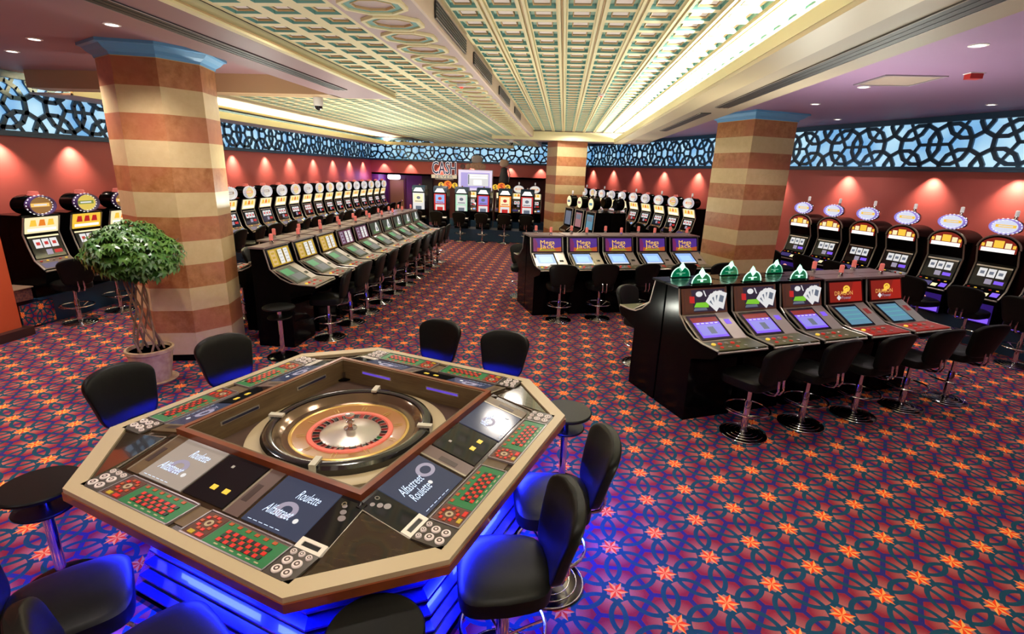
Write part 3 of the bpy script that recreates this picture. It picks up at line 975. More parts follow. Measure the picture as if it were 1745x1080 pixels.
def art(pf, q, kind):
    S_ = pf.slab
    if kind == 'cards':
        S_(q, glow('art_dark', (.05, .03, .06), .5), .003)
        pf.poly(q, [(.0, .0), (.22, .0), (.16, 1), (.0, 1)], COPPER, .0035)
        pf.poly(q, [(.12, .42), (.24, .40), (.24, .70), (.12, .72)], REDG, .004)
        pf.poly(q, [(.22, .22), (.58, .18), (.60, .42), (.28, .42)], LIMEG, .004)
        pf.poly(q, [(.20, .06), (.55, .06), (.52, .18), (.24, .18)], GREYBLUEG, .004)
        pf.disc(q, .36, .80, .030, CARDG, .004, asp=1.5)
        pf.poly(q, [(.46, .95), (.49, .95), (.54, .68), (.51, .68)], CARDG, .004)
        fan_of_cards(pf, q, .84, .14, 1.25)
    elif kind == 'dragon':
        S_(q, DREDG, .003)
        pf.poly(q, [(.55, .0), (1, 0), (1, 1), (.75, 1)], glow('art_red', (.5, .02, .01), .6), .0035)
        pf.ann(q, .52, .66, .022, .040, YELG, .0045, asp=1.4)
        pf.poly(q, [(.36, .44), (.50, .72), (.58, .70), (.52, .44)], YELG, .0042)
        pf.text(q, 'DRAGON', .42, .45, .070, glow('art_gold', (.85, .45, .12), .9), .005, width=.30)
        pf.poly(q, [(.20, .22), (.27, .36), (.34, .22), (.27, .08)], CARDG, .005)
        pf.text(q, 'Power', .50, .22, .055, RINGG, .005, width=.16)
    elif kind == 'mega':
        S_(q, glow('art_violet', (.10, .03, .35), .6), .003)
        pf.poly(q, [(0, 0), (1, 0), (1, .35), (.6, .20), (.3, .28), (0, .30)], glow('art_amber', (.55, .10, .02), .7), .0035)
        pf.poly(q, [(0, 0), (.12, 0), (.15, .6), (.08, .95), (0, 1)], glow('art_magenta', (.22, .02, .14), .6), .0036)
        pf.poly(q, [(.18, .02), (.82, .02), (.72, .22), (.5, .16), (.28, .24)], glow('art_olive', (.42, .34, .03), .6), .004)
        pf.text(q, 'Mega', .50, .70, .105, YELG, .005, width=.28)
        pf.text(q, 'Jack', .50, .40, .105, YELG, .005, width=.28)
    elif kind in ('yellow', 'purple'):
        bg = YELDK if kind == 'yellow' else glow('art_plum', (.14, .02, .10), .6)
        S_(q, bg, .003)
        pf.poly(q, [(.06, .08), (.28, .08), (.28, .92), (.06, .92)], glow('art_tan', (.8, .55, .25), .7) if kind == 'yellow' else RINGG, .004)
        for v in (.2, .45, .7): pf.poly(q, [(.10, v), (.24, v), (.24, v + .12), (.10, v + .12)], bg, .0045)
        for u in (.42, .70):
            pf.poly(q, [(u, .06), (u + .20, .06), (u + .20, .92), (u, .92)], CARDG, .004)
            for v in (.22, .42, .62, .80): pf.poly(q, [(u + .03, v), (u + .17, v), (u + .17, v + .02), (u + .03, v + .02)], GREYBLUEG, .0045)
        pf.poly(q, [(.36, .1), (.39, .1), (.39, .9), (.36, .9)], SCREENBK, .0045); pf.poly(q, [(.645, .1), (.675, .1), (.675, .9), (.645, .9)], SCREENBK, .0045)
    elif kind == 'figure':
        S_(q, glow('art_night', (.04, .07, .05), .6), .003)
        pf.poly(q, [(.15, .08), (.75, .06), (.55, .34), (.2, .36)], glow('art_moss', (.10, .24, .08), .7), .004)
        pf.poly(q, [(.42, .2), (.78, .2), (.70, .95), (.60, 1.0), (.50, .7)], CARDG, .0045)
        pf.poly(q, [(.55, .3), (.70, .3), (.66, .6), (.58, .55)], GREYBLUEG, .005)


def low_art(pf, q, kind):
    pf.slab(q, SCREENBK, .004)
    u0, u1, v0, v1 = .07, .93, .07, .90
    R_ = lambda a, c, e, f, m, o=.006: pf.poly(q, [(a, c), (e, c), (e, f), (a, f)], m, o)
    if kind == 'cards':
        R_(u0, v0, u1, v1, PURG); R_(u0, .70, u1, v1, DREDG, .0065); R_(.12, .16, .90, .60, VIOG, .0068)
        R_(.42, .22, .62, .50, GREYBLUEG, .0072)
        for k in range(5): R_(.16 + k * .15, .63, .26 + k * .15, .67, CARDG, .0072)
    elif kind == 'dragon':
        R_(u0, v0, u1, v1, SKYG)
        for v in (.3, .5, .7): R_(.14, v, .86, v + .05, glow('art_teal', (.10, .40, .42), .8), .0065)
    elif kind == 'mega':
        R_(u0, v0, u1, v1, LBLUEG); R_(.2, .25, .8, .72, glow('art_ice', (.40, .66, .95), .95), .0065); R_(u0, v0, u1, .16, WHITEG if False else CARDG, .0068)
    else:
        R_(u0, v0, u1, v1, DKGREENG); R_(.08, .50, .62, .88, GREENG, .0065); R_(.3, .12, .9, .48, glow('art_slate', (.10, .12, .13), .6), .0066)


def mk_slant(kind):
    """low machine: player at -y, front foot at y=0"""
    def mk():
        t = empty('slant_top_machine')
        q = MB()
        prof = [(0, 0), (.52, 0), (.52, 1.375), (.335, 1.375), (.25, 1.085), (-.10, .895), (-.36, .895), (-.36, .862), (-.30, .80), (-.05, .72), (0, .70)]
        q.prism_x(prof, -.305, .305, BLACK)
        q.build('cabinet', t)
        q = MB(); q.box((0, .4125, 1.387), (.67, .225, .024), mat('rose_brown_cap', (.17, .12, .115), .3) if kind not in ('cards',) else DKCHROME); q.build('top_cap', t)
        q = MB()
        pf = PF(-.29, .29, (.243, 1.10), (.320, 1.362), .004)
        pf.slab(q, COPPER if kind in ('cards',) else DKCHROME, .012)
        q.build('screen_bezel', t)
        q = MB(); pf = PF(-.262, .262, (.250, 1.118), (.316, 1.345), .017); art(pf, q, kind); q.build('upper_screen', t)
        q = MB(); pf = PF(-.295, .295, (-.10, .898), (.245, 1.087), .004); pf.slab(q, BEIGE, .012)
        pf.slab(q, SILVER, .016, .70, .98, .02, .98)
        if kind == 'cards':
            pf.slab(q, PURG, .019, .78, .90, .55, .72)
        elif kind == 'dragon': pf.slab(q, DREDG, .019, .78, .90, .50, .72)
        else: pf.slab(q, SCREENBK, .019, .78, .90, .30, .42)
        q.build('sloping_deck', t)
        q = MB(); pf2 = PF(-.275, .11, (-.085, .908), (.215, 1.073), .019); low_art(pf2, q, kind); q.build('lower_screen', t)
        q = MB(); pf3 = PF(-.30, .30, (-.355, .900), (-.11, .902), .0)
        pf3.slab(q, BEIGE if kind in ('yellow', 'purple', 'figure') else DREDG if kind == 'dragon' else mat('olive_panel', (.10, .10, .04), .3), .012)
        if kind == 'cards': fan_of_cards(pf3, q, .84, .1, 1.2)
        bp_ = q.build('button_panel', t)
        for k in range(5):
            q = MB()
            c = pf3.p(.12 + .13 * k, .62, .012)
            q.lathe([(.022, 0), (.022, .010), (.016, .014), (.0, .015)], (YELG if k == 0 else RED_BTN if k % 2 else BEIGE), c, n=10)
            q.build('button', bp_)
        for k in range(4):
            q = MB()
            c = pf3.p(.16 + .16 * k, .24, .012)
            q.lathe([(.018, 0), (.018, .008), (.0, .012)], SILVER if k % 2 else RED_BTN, c, n=10)
            q.build('button', bp_)
        q = MB()
        for s_ in (-1, 1):
            pts = [(s_ * .303, .325, 1.365), (s_ * .303, .262, 1.10), (s_ * .303, .12, .985), (s_ * .303, -.01, .925), (s_ * .303, -.14, .908), (s_ * .303, -.362, .905)]
            q.tube(pts, .010, SILVER, k=6)
        q.tube([(-.303, -.366, .885), (.303, -.366, .885)], .012, SILVER, k=6)
        q.build('edge_trim', t)
        if kind == 'cards':
            q = MB()
            n = 14
            for zz in (0,):
                po = [(.125 * math.cos(PI * i / n), .11 * math.sin(PI * i / n)) for i in range(n + 1)]
                vs = [(x, .36, 1.405 + z) for x, z in po] + [(x, .368, 1.405 + z) for x, z in po]
                m_ = n + 1
                q.add(vs, [tuple(range(m_)), tuple(range(2 * m_ - 1, m_ - 1, -1))] + [(i, (i + 1) % m_, (i + 1) % m_ + m_, i + m_) for i in range(m_)], EMER)
                q.tube([(x, .357, 1.405 + z * 1.02) for x, z in po], .006, MINTG, k=5)
            q.build('acrylic_topper', t)
            q = MB()
            q.add([(-.042, .355, 1.505), (0, .355, 1.455), (.042, .355, 1.505), (0, .355, 1.565)], [(0, 1, 2, 3)], MINTG)
            q.add([(-.038, .373, 1.52), (0, .373, 1.475), (.038, .373, 1.52), (0, .373, 1.575)], [(3, 2, 1, 0)], MINTG)
            q.box((0, .356, 1.445), (.12, .004, .008), MINTG); q.box((0, .356, 1.43), (.03, .004, .022), MINTG)
            q.box((0, .36, 1.40), (.27, .05, .012), BLACK)
            q.build('lit_emblem', t)
        else:
            lamp_parts(t, .03 if kind != 'mega' else .10, .40, 1.399, 'red')
        return t
    return Kind(mk)


def place_bank(F, ang, sp, kinds, lab, grp):
    u = Vector((math.cos(R(ang)), math.sin(R(ang)), 0))
    for i, k in enumerate(kinds):
        p = Vector(F) + u * (sp * (i + .5))
        SL[k].put(p, R(ang), lab(i, k), 'slot machine', grp)


SL = {k: mk_slant(k) for k in ('cards', 'dragon', 'mega', 'yellow', 'purple', 'figure')}
# bank A: card machines at right
FA = Vector((1.38, 5.06, 0)); AA = 25.0; SA = .69
uA = Vector((math.cos(R(AA)), math.sin(R(AA)), 0)); vA = Vector((-math.sin(R(AA)), math.cos(R(AA)), 0))
place_bank(FA, AA, SA, ['cards'] * 3 + ['dragon'] * 2,
           lambda i, k: ('low black card machine with lit emerald topper, %s from the near left bank end' % ORD[i]) if k == 'cards' else
           ('low black machine with red dragon screen, %s card machines' % ('directly beside the three' if i == 3 else 'outermost, farthest from the three')), 'front row of the card machine bank')
place_bank(FA + vA * 1.07 + uA * (SA * 5), AA + 180, SA, ['mega', 'mega', 'cards', 'cards', 'cards'],
           lambda i, k: 'low machine back to back behind the %s machine of the card bank' % ORD[4 - i], 'rear row of the card machine bank')
# bank B: purple and orange screens
FB = Vector((-.46, 8.80, 0)); AB = 20.0; SB = .70
uB = Vector((math.cos(R(AB)), math.sin(R(AB)), 0)); vB = Vector((-math.sin(R(AB)), math.cos(R(AB)), 0))
place_bank(FB, AB, SB, ['mega'] * 5, lambda i, k: 'low machine with purple and orange top screen, %s from the aisle end' % ORD[i], 'machines with purple and orange screens')
place_bank(FB + vB * 1.07 + uB * (SB * 5), AB + 180, SB, ['mega'] * 5, lambda i, k: 'low machine hidden back to back behind the %s purple and orange screen' % ORD[4 - i], 'rear row behind the purple and orange screens')
# bank C: long row at left
C_SP = .75
kC = ['yellow'] * 3 + ['purple'] * 2 + ['figure'] * 5
CN = {'yellow': 'yellow pay table', 'purple': 'plum pay table', 'figure': 'pale figure'}


def labC(i, k):
    j = i - kC.index(k)
    return 'low %s machine in the left bank, %s of its kind from the column' % (CN[k], ORD[j])


place_bank((-3.62, 6.36, 0), 90, C_SP, kC, labC, 'front row of the long left bank')
place_bank((-4.70, 6.98 + C_SP * 9, 0), -90, C_SP, ['yellow'] * 9, lambda i, k: 'low machine facing the left wall, %s in its row from the striped column' % ORD[8 - i], 'rear row of the long left bank')


def mk_wall(style):
    def mk():
        t = empty('upright_slot_machine')
        H = 1.20 if style == 'hat' else 1.19
        q = MB()
        prof = [(0, 0), (.46, 0), (.46, H + .02), (-.05, H + .02), (-.055, H - .01), (.02, .945), (-.08, .565), (-.22, .43), (-.235, .40), (-.20, .20), (0, .16)]
        q.prism_x(prof, -.285, .285, BLACK)
        q.build('cabinet', t)
        if style != 'arch':
            q = MB(); pf = PF(-.25, .25, (.010, .955), (-.045, 1.185), .003)
            pf.slab(q, WARMG if style != 'gold' else YELG, .012); pf.poly(q, [(.06, .30), (.94, .30), (.94, .12), (.06, .12)], WHITEG, .0135)
            for k in range(3): pf.poly(q, [(.12 + .27 * k, .45), (.34 + .27 * k, .45), (.30 + .27 * k, .85), (.16 + .27 * k, .85)], (YELG, ORANGEG, YELG)[k] if style != 'gold' else REDG, .0135)
            q.build('top_glass', t)
        else:
            q = MB(); n = 16
            po = [(.285 * math.cos(PI * i / n), H + .0 + .20 * math.sin(PI * i / n)) for i in range(n + 1)]
            m_ = n + 1
            vs = [(x, -.055, z) for x, z in po] + [(x, .40, z) for x, z in po]
            q.add(vs, [tuple(range(m_)), tuple(range(2 * m_ - 1, m_ - 1, -1))] + [(i, (i + 1) % m_, (i + 1) % m_ + m_, i + m_) for i in range(m_)], BLACK)
            q.tube([(x, -.055, z) for x, z in po], .014, BEIGE, k=6)
            q.build('arched_hood', t)
            q = MB()
            po2 = [(.245 * math.cos(PI * i / n), H + .005 + .16 * math.sin(PI * i / n)) for i in range(n + 1)]
            q.add([(x, -.066, z) for x, z in po2] + [(-.245, -.066, H - .06), (.245, -.066, H - .06)], [tuple(range(m_ + 2))], DREDG)
            q.box((0, -.067, H - .03), (.44, .004, .06), WHITEG)
            q.box((0, -.067, H + .065), (.13, .004, .11), YELG)
            for s_ in (-1, 1):
                q.box((s_ * .125, -.067, H + .05), (.08, .004, .08), WARMG); q.box((s_ * .205, -.067, H + .04), (.04, .004, .05), YELG)
            q.build('top_glass', t)
            q = MB(); pf = PF(-.26, .26, (-.232, .06), (-.232, .36), .0)
            q.box((0, -.08, .10), (.50, .20, .18), BLACK)
            pf = PF(-.25, .25, (-.19, .03), (-.215, .34), .012)
            pf.slab(q, glow('belly_violet', (.03, .01, .16), .8), .006); pf.slab(q, glow('belly_light', (.18, .08, .75), 1.5), .010, .05, .95, .05, .30)
            pf.disc(q, .45, .66, .055, glow('belly_pink', (1.0, .45, .35), 1.0), .012, asp=1.1)
            q.build('belly_glass', t)
        q = MB(); pf = PF(-.24, .24, (-.070, .585), (.008, .905), .003)
        pf.slab(q, SCREENBK, .012)
        pf.poly(q, [(.0, .93), (1, .93), (1, 1.0), (0, 1.0)], WARMG if style in ('hat', 'gold') else SILVER, .0135)
        for k in range(3):
            pf.slab(q, CARDG, .016, .13 + .26 * k, .35 + .26 * k, .45, .85)
            pf.poly(q, [(.18 + .26 * k, .58), (.30 + .26 * k, .58), (.30 + .26 * k, .72), (.18 + .26 * k, .72)], (REDG if style != 'arch' else GREYBLUEG), .017)
        pf.poly(q, [(.40, .12), (.60, .12), (.60, .36), (.40, .36)], RINGG, .0135)
        pf.poly(q, [(.66, .16), (.92, .16), (.92, .32), (.66, .32)], REDG if style != 'arch' else PURG, .0135)
        q.build('reel_glass', t)
        q = MB(); pf = PF(-.275, .275, (-.218, .437), (-.084, .562), .002)
        pf.slab(q, GREYBROWN if style != 'arch' else BLACK, .012)
        pf.slab(q, glow('deck_violet', (.05, .04, .20), .6), .014, .06, .52, .10, .6); pf.slab(q, LBLUEG if style != 'arch' else PURG, .014, .76, .94, .15, .6)
        pf.slab(q, WARMG, .014, .55, .70, .1, .45)
        bd_ = q.build('button_deck', t)
        for k in range(5):
            q = MB(); q.lathe([(.018, 0), (.018, .008), (.0, .012)], (RED_BTN, YELG, SILVER)[k % 3], pf.p(.12 + .18 * k, .80, .014), n=8)
            q.build('button', bd_)
        q = MB()
        for s_ in (-1, 1):
            q.tube([(s_ * .275, -.058, H - .01), (s_ * .275, .012, .945), (s_ * .275, -.03, .76), (s_ * .275, -.088, .565), (s_ * .275, -.225, .437)], .012, BEIGE if style == 'arch' else SILVER, k=6)
        q.tube([(-.275, -.24, .415), (.275, -.24, .415)], .014, SILVER, k=6)
        q.build('edge_trim', t)
        # topper
        if style == 'arch':
            zc, rx, rz_, dep, yc = 1.525, .205, .118, .06, -.02
        else:
            zc, rx, rz_, dep, yc = 1.355, .215, .145, .24, -.06
        q = MB()
        q.lathe([(.94, -.0), (1.0, -.015), (1.0, -dep), (.92, -dep - .015)], BLACK if style != 'arch' else CHROME, (0, yc, zc), n=32, sx=rx, sy=rz_, axis='y')
        q.box((0, yc + dep / 2, (zc - rz_ + H) / 2 + .01), (.10, .06, max(.04, zc - rz_ - H + .06)), DKCHROME)
        q.build('topper_drum', t)
        q = MB()
        q.torus(.93, .07, mat('topper_violet', (.10, .06, .22), .3) if style in ('hat', 'gold') else (mat('topper_white', (.6, .6, .65), .3, emit=(.7, .7, .8), es=.45) if style in ('blue', 'ringw', 'ringy') else mat('topper_violet_lit', (.2, .15, .5), .3, emit=(.35, .28, .8), es=.6)), (0, yc - .004, zc), n=36, k=6, sx=rx, sy=rz_, axis='y')
        for k in range(20):
            a = 2 * PI * k / 20
            q.lathe([(.019, 0), (.016, .012), (.0, .017)], WHITEG, (rx * .93 * math.cos(a), yc - .014, zc + rz_ * .93 * math.sin(a)), n=6, axis='y')
        q.build('bulb_ring', t)
        q = MB()
        q.lathe([(.0, .006), (.86, .004)], {'ringw': glow('topper_cream2', (.80, .74, .66), .8), 'ringy': glow('topper_yellow', (.85, .66, .30), .8), 'hat': glow('topper_brown', (.45, .22, .06), .6), 'gold': glow('topper_gold', (.85, .65, .12), .8), 'arch': glow('topper_pale', (.75, .80, .95), .85), 'blue': glow('topper_cream', (.85, .80, .68), .85)}[style], (0, yc - .004, zc), n=28, sx=rx, sy=rz_, axis='y')
        q.box((0, yc - .014, zc + .005), (rx * 1.3, .004, rz_ * .36), {'ringw': glow('band_brown', (.35, .18, .08), .6), 'ringy': ORANGEG, 'hat': glow('band_amber', (1.0, .6, .15), .9), 'gold': glow('band_green', (.30, .40, .08), .6), 'arch': YELG, 'blue': ORANGEG}[style])
        q.box((0, yc - .016, zc + .005), (rx * .9, .004, rz_ * .16), CARDG)
        q.build('topper_face', t)
        if style == 'arch': lamp_parts(t, .08, .0, zc + rz_ - .012, 'white')
        elif style == 'blue': lamp_parts(t, .0, .02, zc + rz_ - .005, 'white')
        else:
            q = MB(); q.lathe([(.075, 0), (.075, .018), (.062, .022), (.062, .05), (.05, .062), (.0, .065)], REDLAMP, (0, yc + .06, zc + rz_ - .006), n=16); q.build('lamp_cover', t)
            q = MB(); q.lathe([(.066, -.012), (.066, .004)], WHITELAMP, (0, yc + .06, zc + rz_ - .006), n=16); q.build('lamp_base', t)
        return t
    return Kind(mk)


WK = {k: mk_wall(k) for k in ('hat', 'gold', 'blue', 'arch', 'ringw', 'ringy')}
# left wall
YL = [6.98, 7.73, 8.45] + [10.70 + .752 * k for k in range(16)]
for i, y in enumerate(YL):
    st = ('hat', 'gold', 'hat')[i] if i < 3 else ('ringy', 'ringw', 'ringy', 'ringw', 'ringw', 'ringy', 'ringw', 'ringy')[(i - 3) % 8]
    lab = ('slot machine with bulb ringed topper on left wall, %s before the striped column' % ['farthest', 'middle', 'last'][i] if i < 3 else
           'upright slot machine on the left red wall, %s past the striped column' % ORD[i - 3])
    WK[st].put((-7.78, y, .41), R(90), lab, 'slot machine', 'slot machines along the left wall')
# right wall: x local runs to the front
i = 0
for k, s in enumerate([-.44, .30, 1.04, 1.78, 2.52, 3.26, 4.0] + [7.90 + .755 * j for j in range(10)]):
    p = RW0 + VR * s
    if k < 7:
        WK['arch'].put((p.x, p.y, .41), TH - R(90), 'arched slot machine with oval topper on the right wall, %s from the right edge' % ORD[k], 'slot machine', 'arched slot machines on the right wall')
    else:
        j = k - 7
        WK[('blue', 'ringy', 'blue', 'ringw', 'blue', 'ringw', 'ringw')[j % 7]].put((p.x, p.y, .41), TH - R(90), 'round topped slot machine on the right wall, %s beyond the right column' % ORD[j], 'slot machine', 'round topped slot machines on the right wall')
# second far row behind the sign
for k, x in enumerate((-3.87, -3.19, -2.51, -1.83, -1.16)):
    WK['blue' if k > 2 else 'ringy'].put((x, 21.75, .41), 0, 'slot machine in the row behind the money sign, %s from the left' % ORD[k], 'slot machine', 'back row behind the money sign')


def mk_far(c1, c2, c3):
    def mk():
        t = empty('upright_video_machine')
        q = MB(); q.box((0, .25, .66), (.50, .50, 1.32), BLACK); q.prism_x([(-.02, .62), (.02, .62), (.02, 0), (-.02, 0)], -.25, .25, BLACK)
        q.prism_x([(0, .40), (-.16, .40), (-.18, .36), (0, .28)], -.27, .27, SILVER)
        q.build('cabinet', t)
        q = MB(); pf = PF(-.215, .215, (-.002, .50), (-.002, 1.20), .0)
        pf.slab(q, c1, .012); pf.slab(q, c2, .014, .12, .88, .52, .95); pf.slab(q, CARDG, .014, .12, .88, .06, .46); pf.slab(q, c3, .016, .25, .75, .12, .34)
        pf.disc(q, .5, .76, .055, c3, .0165, asp=1.3); pf.slab(q, c3, .0155, .2, .8, .56, .60)
        q.build('screen', t)
        q = MB(); q.prism_x([(-.03, 1.24), (.30, 1.24), (.30, 1.46), (.10, 1.46), (.0, 1.40)], -.24, .24, NAVY)
        q.build('top_box', t)
        q = MB(); q.add([(-.19, -.034, 1.25), (.19, -.034, 1.25), (.10, -.01, 1.385), (-.10, -.01, 1.385)], [(0, 1, 2, 3)], WHITEG); q.build('top_light', t)
        q = MB(); q.lathe([(.03, 0), (.03, .04), (.0, .05)], CHROME, (.0, .15, 1.46), n=10); q.build('lamp_base', t)
        return t
    return Kind(mk)


FK = [mk_far(CARDG, WARMG, GREYBLUEG), mk_far(REDG, LBLUEG, REDG), mk_far(glow('mint_screen', (.45, .75, .55), .9), CARDG, GREYBLUEG),
      mk_far(REDG, VIOG, GREYBLUEG), mk_far(ORANGEG, WARMG, REDG), mk_far(REDG, CARDG, GREYBLUEG)]
for k in range(6):
    FK[k].put((-5.20 + .79 * k, 18.5, .41 if k else .41), 0, 'slim upright video machine in the far row under the sign, %s from the left' % ORD[k], 'slot machine', 'far row of video machines')


def mk_island(c):
    def mk():
        t = empty('island_slot_machine')
        q = MB(); q.prism_x([(0, 0), (.5, 0), (.5, 1.44), (.04, 1.44), (.0, .90), (-.14, .80), (-.14, .72), (0, .66)], -.29, .29, BLACK); q.build('cabinet', t)
        q = MB(); pf = PF(-.19, .19, (.004, .95), (.034, 1.36), .003); pf.slab(q, c, .012); pf.slab(q, GREYBLUEG, .014, .1, .9, .55, .9); q.build('upper_screen', t)
        q = MB(); pf = PF(-.19, .19, (-.142, .735), (-.142, .79), .003); pf.slab(q, SILVER, .010)
        pf = PF(-.2, .2, (-.004, .25), (-.004, .62), .003); pf.slab(q, glow('dim_navy', (.05, .07, .14), .6), .010); q.build('lower_screen', t)
        q = MB()
        for s_ in (-1, 1): q.tube([(s_ * .28, .036, 1.44), (s_ * .28, -.004, .90), (s_ * .28, -.145, .80)], .012, SILVER, k=6)
        q.tube([(-.28, .036, 1.44), (.28, .036, 1.44)], .012, SILVER, k=6)
        q.build('edge_trim', t)
        q = MB(); q.lathe([(.16, -.01), (.175, -.03), (.175, -.20), (.14, -.24)], BLACK, (0, .02, 1.66), n=28, axis='y'); q.box((0, .14, 1.47), (.10, .10, .08), SILVER); q.build('topper_drum', t)
        q = MB(); q.lathe([(.0, .0), (.155, .0)], WARMG, (0, .012, 1.66), n=24, axis='y'); q.box((0, .005, 1.66), (.18, .006, .07), c); q.build('topper_face', t)
        lamp_parts(t, 0, .12, 1.83, 'white')
        return t
    return Kind(mk)


IK = [mk_island(SKYG), mk_island(glow('dim_rose', (.40, .18, .20), .7)), mk_island(glow('dim_steel', (.15, .18, .26), .7))]
P0 = Vector((.80, 14.85, 0))
for k in range(3):
    p = P0 + VR * (.74 * k)
    IK[k].put((p.x, p.y, 0), TH - R(90), 'dark machine with round bright topper beside the middle column, %s of three from the camera' % ['nearest', 'second', 'farthest'][k], 'slot machine', 'island machines facing the aisle')
    p2 = p + UR * 1.04
    IK[2].put((p2.x, p2.y, 0), TH + R(90), 'black backed machine facing the right wall, %s in its island row' % ['nearest', 'second', 'farthest'][k], 'slot machine', 'island machines facing the right wall')

# ------------------------------------------------------------------ stools
ST = lambda x, y, rz, lab, grp: STOOL.put((x, y, 0), rz, lab, 'stool', grp)
for i in range(5):
    p = FA + uA * (.46 + .775 * i) - vA * .42
    ST(p.x, p.y, R(AA + (8, 4, 2, -2, -6)[i]), 'black swivel stool in front of the card bank, %s from its near left end' % ORD[i], 'stools in front of the card bank')
for i in range(5):
    p = FA + uA * (.52 + .70 * i) + vA * 1.60
    ST(p.x, p.y, R(AA + 180 + (25 if i == 0 else 0)), 'black swivel stool behind the card bank, %s from its left end' % ORD[i], 'stools behind the card bank')
for i in range(5):
    p = FB + uB * (.42 + .74 * i) - vB * .34
    ST(p.x, p.y, R(AB + (-12, -8, 4, -3, 6)[i]), 'black stool at the purple and orange screens, %s from the aisle' % ORD[i], 'stools at the purple and orange screens')
for i in range(2):
    p = FB + uB * (.22 + .76 * i) + vB * 1.42
    ST(p.x, p.y, R(AB + 170), 'black stool behind the purple and orange screens, %s the aisle end' % ('at' if i == 0 else 'one place from'), 'stools behind the purple and orange screens')
for i, y in enumerate([6.94, 7.72, 8.42, 9.12, 9.93, 10.74, 11.55, 12.3, 13.05, 13.7]):
    ST(-3.34, y, R(90 + (14, -6, 8, 3, -5, 6, 0, 4, -4, 3)[i]), 'black swivel stool on the aisle side of the left bank, %s from the near end' % ORD[i], 'aisle stools of the left bank')
for i in range(10):
    ST(-5.15, 6.95 + .75 * i + .0 if i else 7.15, R(-90 + (5, -4, 6, 0, -5, 4, 2, -3, 5, 0)[i]), 'black stool between the left bank and the left wall, bank side, %s from the column' % ORD[i], 'bank side stools of the left corridor')
for i, y in enumerate(YL):
    l = ('black stool at the left wall before the striped column, %s' % ['farthest from the plant', 'in the middle of three', 'nearest the column'][i]) if i < 3 else 'black stool at the left wall machines, %s past the striped column' % ORD[i - 3]
    ST(-7.34, y + (-.10 if i < 3 else 0), R(90 + (-25 if i == 0 else 12 * math.sin(i * 2.1))), l, 'stools along the left wall')
for k, s in enumerate([-.44, .30, 1.04, 1.78, 2.52, 3.26, 4.0] + [7.90 + .755 * j for j in range(10)]):
    p = RW0 + VR * s - UR * .42 + VR * (-.05)
    l = 'black stool at the arched machines of the right wall, %s from the right edge' % ORD[k] if k < 7 else 'black stool at the right wall beyond the column, %s from that column' % ORD[k - 7]
    ST(p.x, p.y, TH - R(90) + .15 * math.sin(k * 1.7), l, 'stools along the right wall')
for k in range(6):
    ST(-5.15 + .79 * k, 18.05, R((6, -5, 0, 0, 3, -4)[k]), 'black stool at the far row under the sign, %s from the left' % ORD[k], 'stools at the far row')

# ------------------------------------------------------------------ roulette table
TC = Vector((-1.368, 3.052, 0)); TR_ = R(-19.16)
e0 = Vector((math.cos(TR_), math.sin(TR_), 0)); e1 = Vector((-math.sin(TR_), math.cos(TR_), 0))
tb = tag(empty('roulette_table', TC, TR_), 'large eight-sided electronic roulette table with cream rim and sunken wheel', 'roulette table')
WQ, CQ = 1.29, .49


def octa(w, c):
    return [(w, -(w - c)), (w, w - c), (w - c, w), (-(w - c), w), (-w, w - c), (-w, -(w - c)), (-(w - c), -w), (w - c, -w)]


oo = octa(WQ, CQ); oi = octa(1.232, .462 + .01)
q = MB(); q.ringpoly(octa(WQ, CQ), octa(1.228, .500), .770, .800, CREAM); q.build('rim', tb)
q = MB(); q.ringpoly(octa(WQ + .006, CQ), octa(1.24, CQ), .725, .772, WOODEDGE); q.build('rim_edge', tb)
q = MB(); q.ringpoly(octa(1.235, .500), [(x * .70, y * .70) for x, y in ((1, -.9), (1, .9), (.9, 1), (-.9, 1), (-1, .9), (-1, -.9), (-.9, -1), (.9, -1))], .735, .786, DARKWOOD); 
for k in range(4):
    q.T = Matrix.Rotation(k * PI / 2, 4, 'Z')
    z0_, z1_ = .787 + .323 * .215, .787
    q.add([(.720, -.765, z0_), (.720, .765, z0_), (1.045, .765, z1_), (1.045, -.765, z1_), (.720, -.765, .74), (.720, .765, .74), (1.045, .765, .74), (1.045, -.765, .74)],
          [(0, 1, 2, 3), (4, 5, 6, 7), (0, 1, 5, 4), (1, 2, 6, 5), (2, 3, 7, 6), (3, 0, 4, 7)], DARKWOOD)
q.T = Matrix.Identity(4)
q.build('deck', tb)
# inner wooden frame with sunken well
q = MB()
sq = lambda a: [(a, -a), (a, a), (-a, a), (-a, -a)]
q.ringpoly(sq(.722), sq(.690), .775, .903, WOODEDGE)
q.build('well_frame', tb)
q = MB(); q.ringpoly(sq(.692), sq(.674), .70, .897, OLIVEWOOD); q.build('well_lining', tb)
q = MB()
for a in range(4):
    ca, sa = math.cos(a * PI / 2), math.sin(a * PI / 2)
    q.T = Matrix.Rotation(a * PI / 2, 4, 'Z')
    for s_ in (-.32, .32):
        q = MB(); q.T = Matrix.Rotation(a * PI / 2, 4, 'Z')
        q.box((.673, s_, .825), (.006, .30, .030), SILVER); q.box((.669, s_, .825), (.006, .28, .016), glow('led_violet', (.12, .06, .55), 1.0) if a in (1,) else mat('vent_navy', (.01, .012, .04), .3))
        q.build('light_slot', tb)
q = MB(); q.prism_z(sq(.68), .66, .713, mat('well_floor', (.10, .06, .045), .35, noise=(5, (.07, .04, .03), .3, .7))); q.build('well_floor', tb)
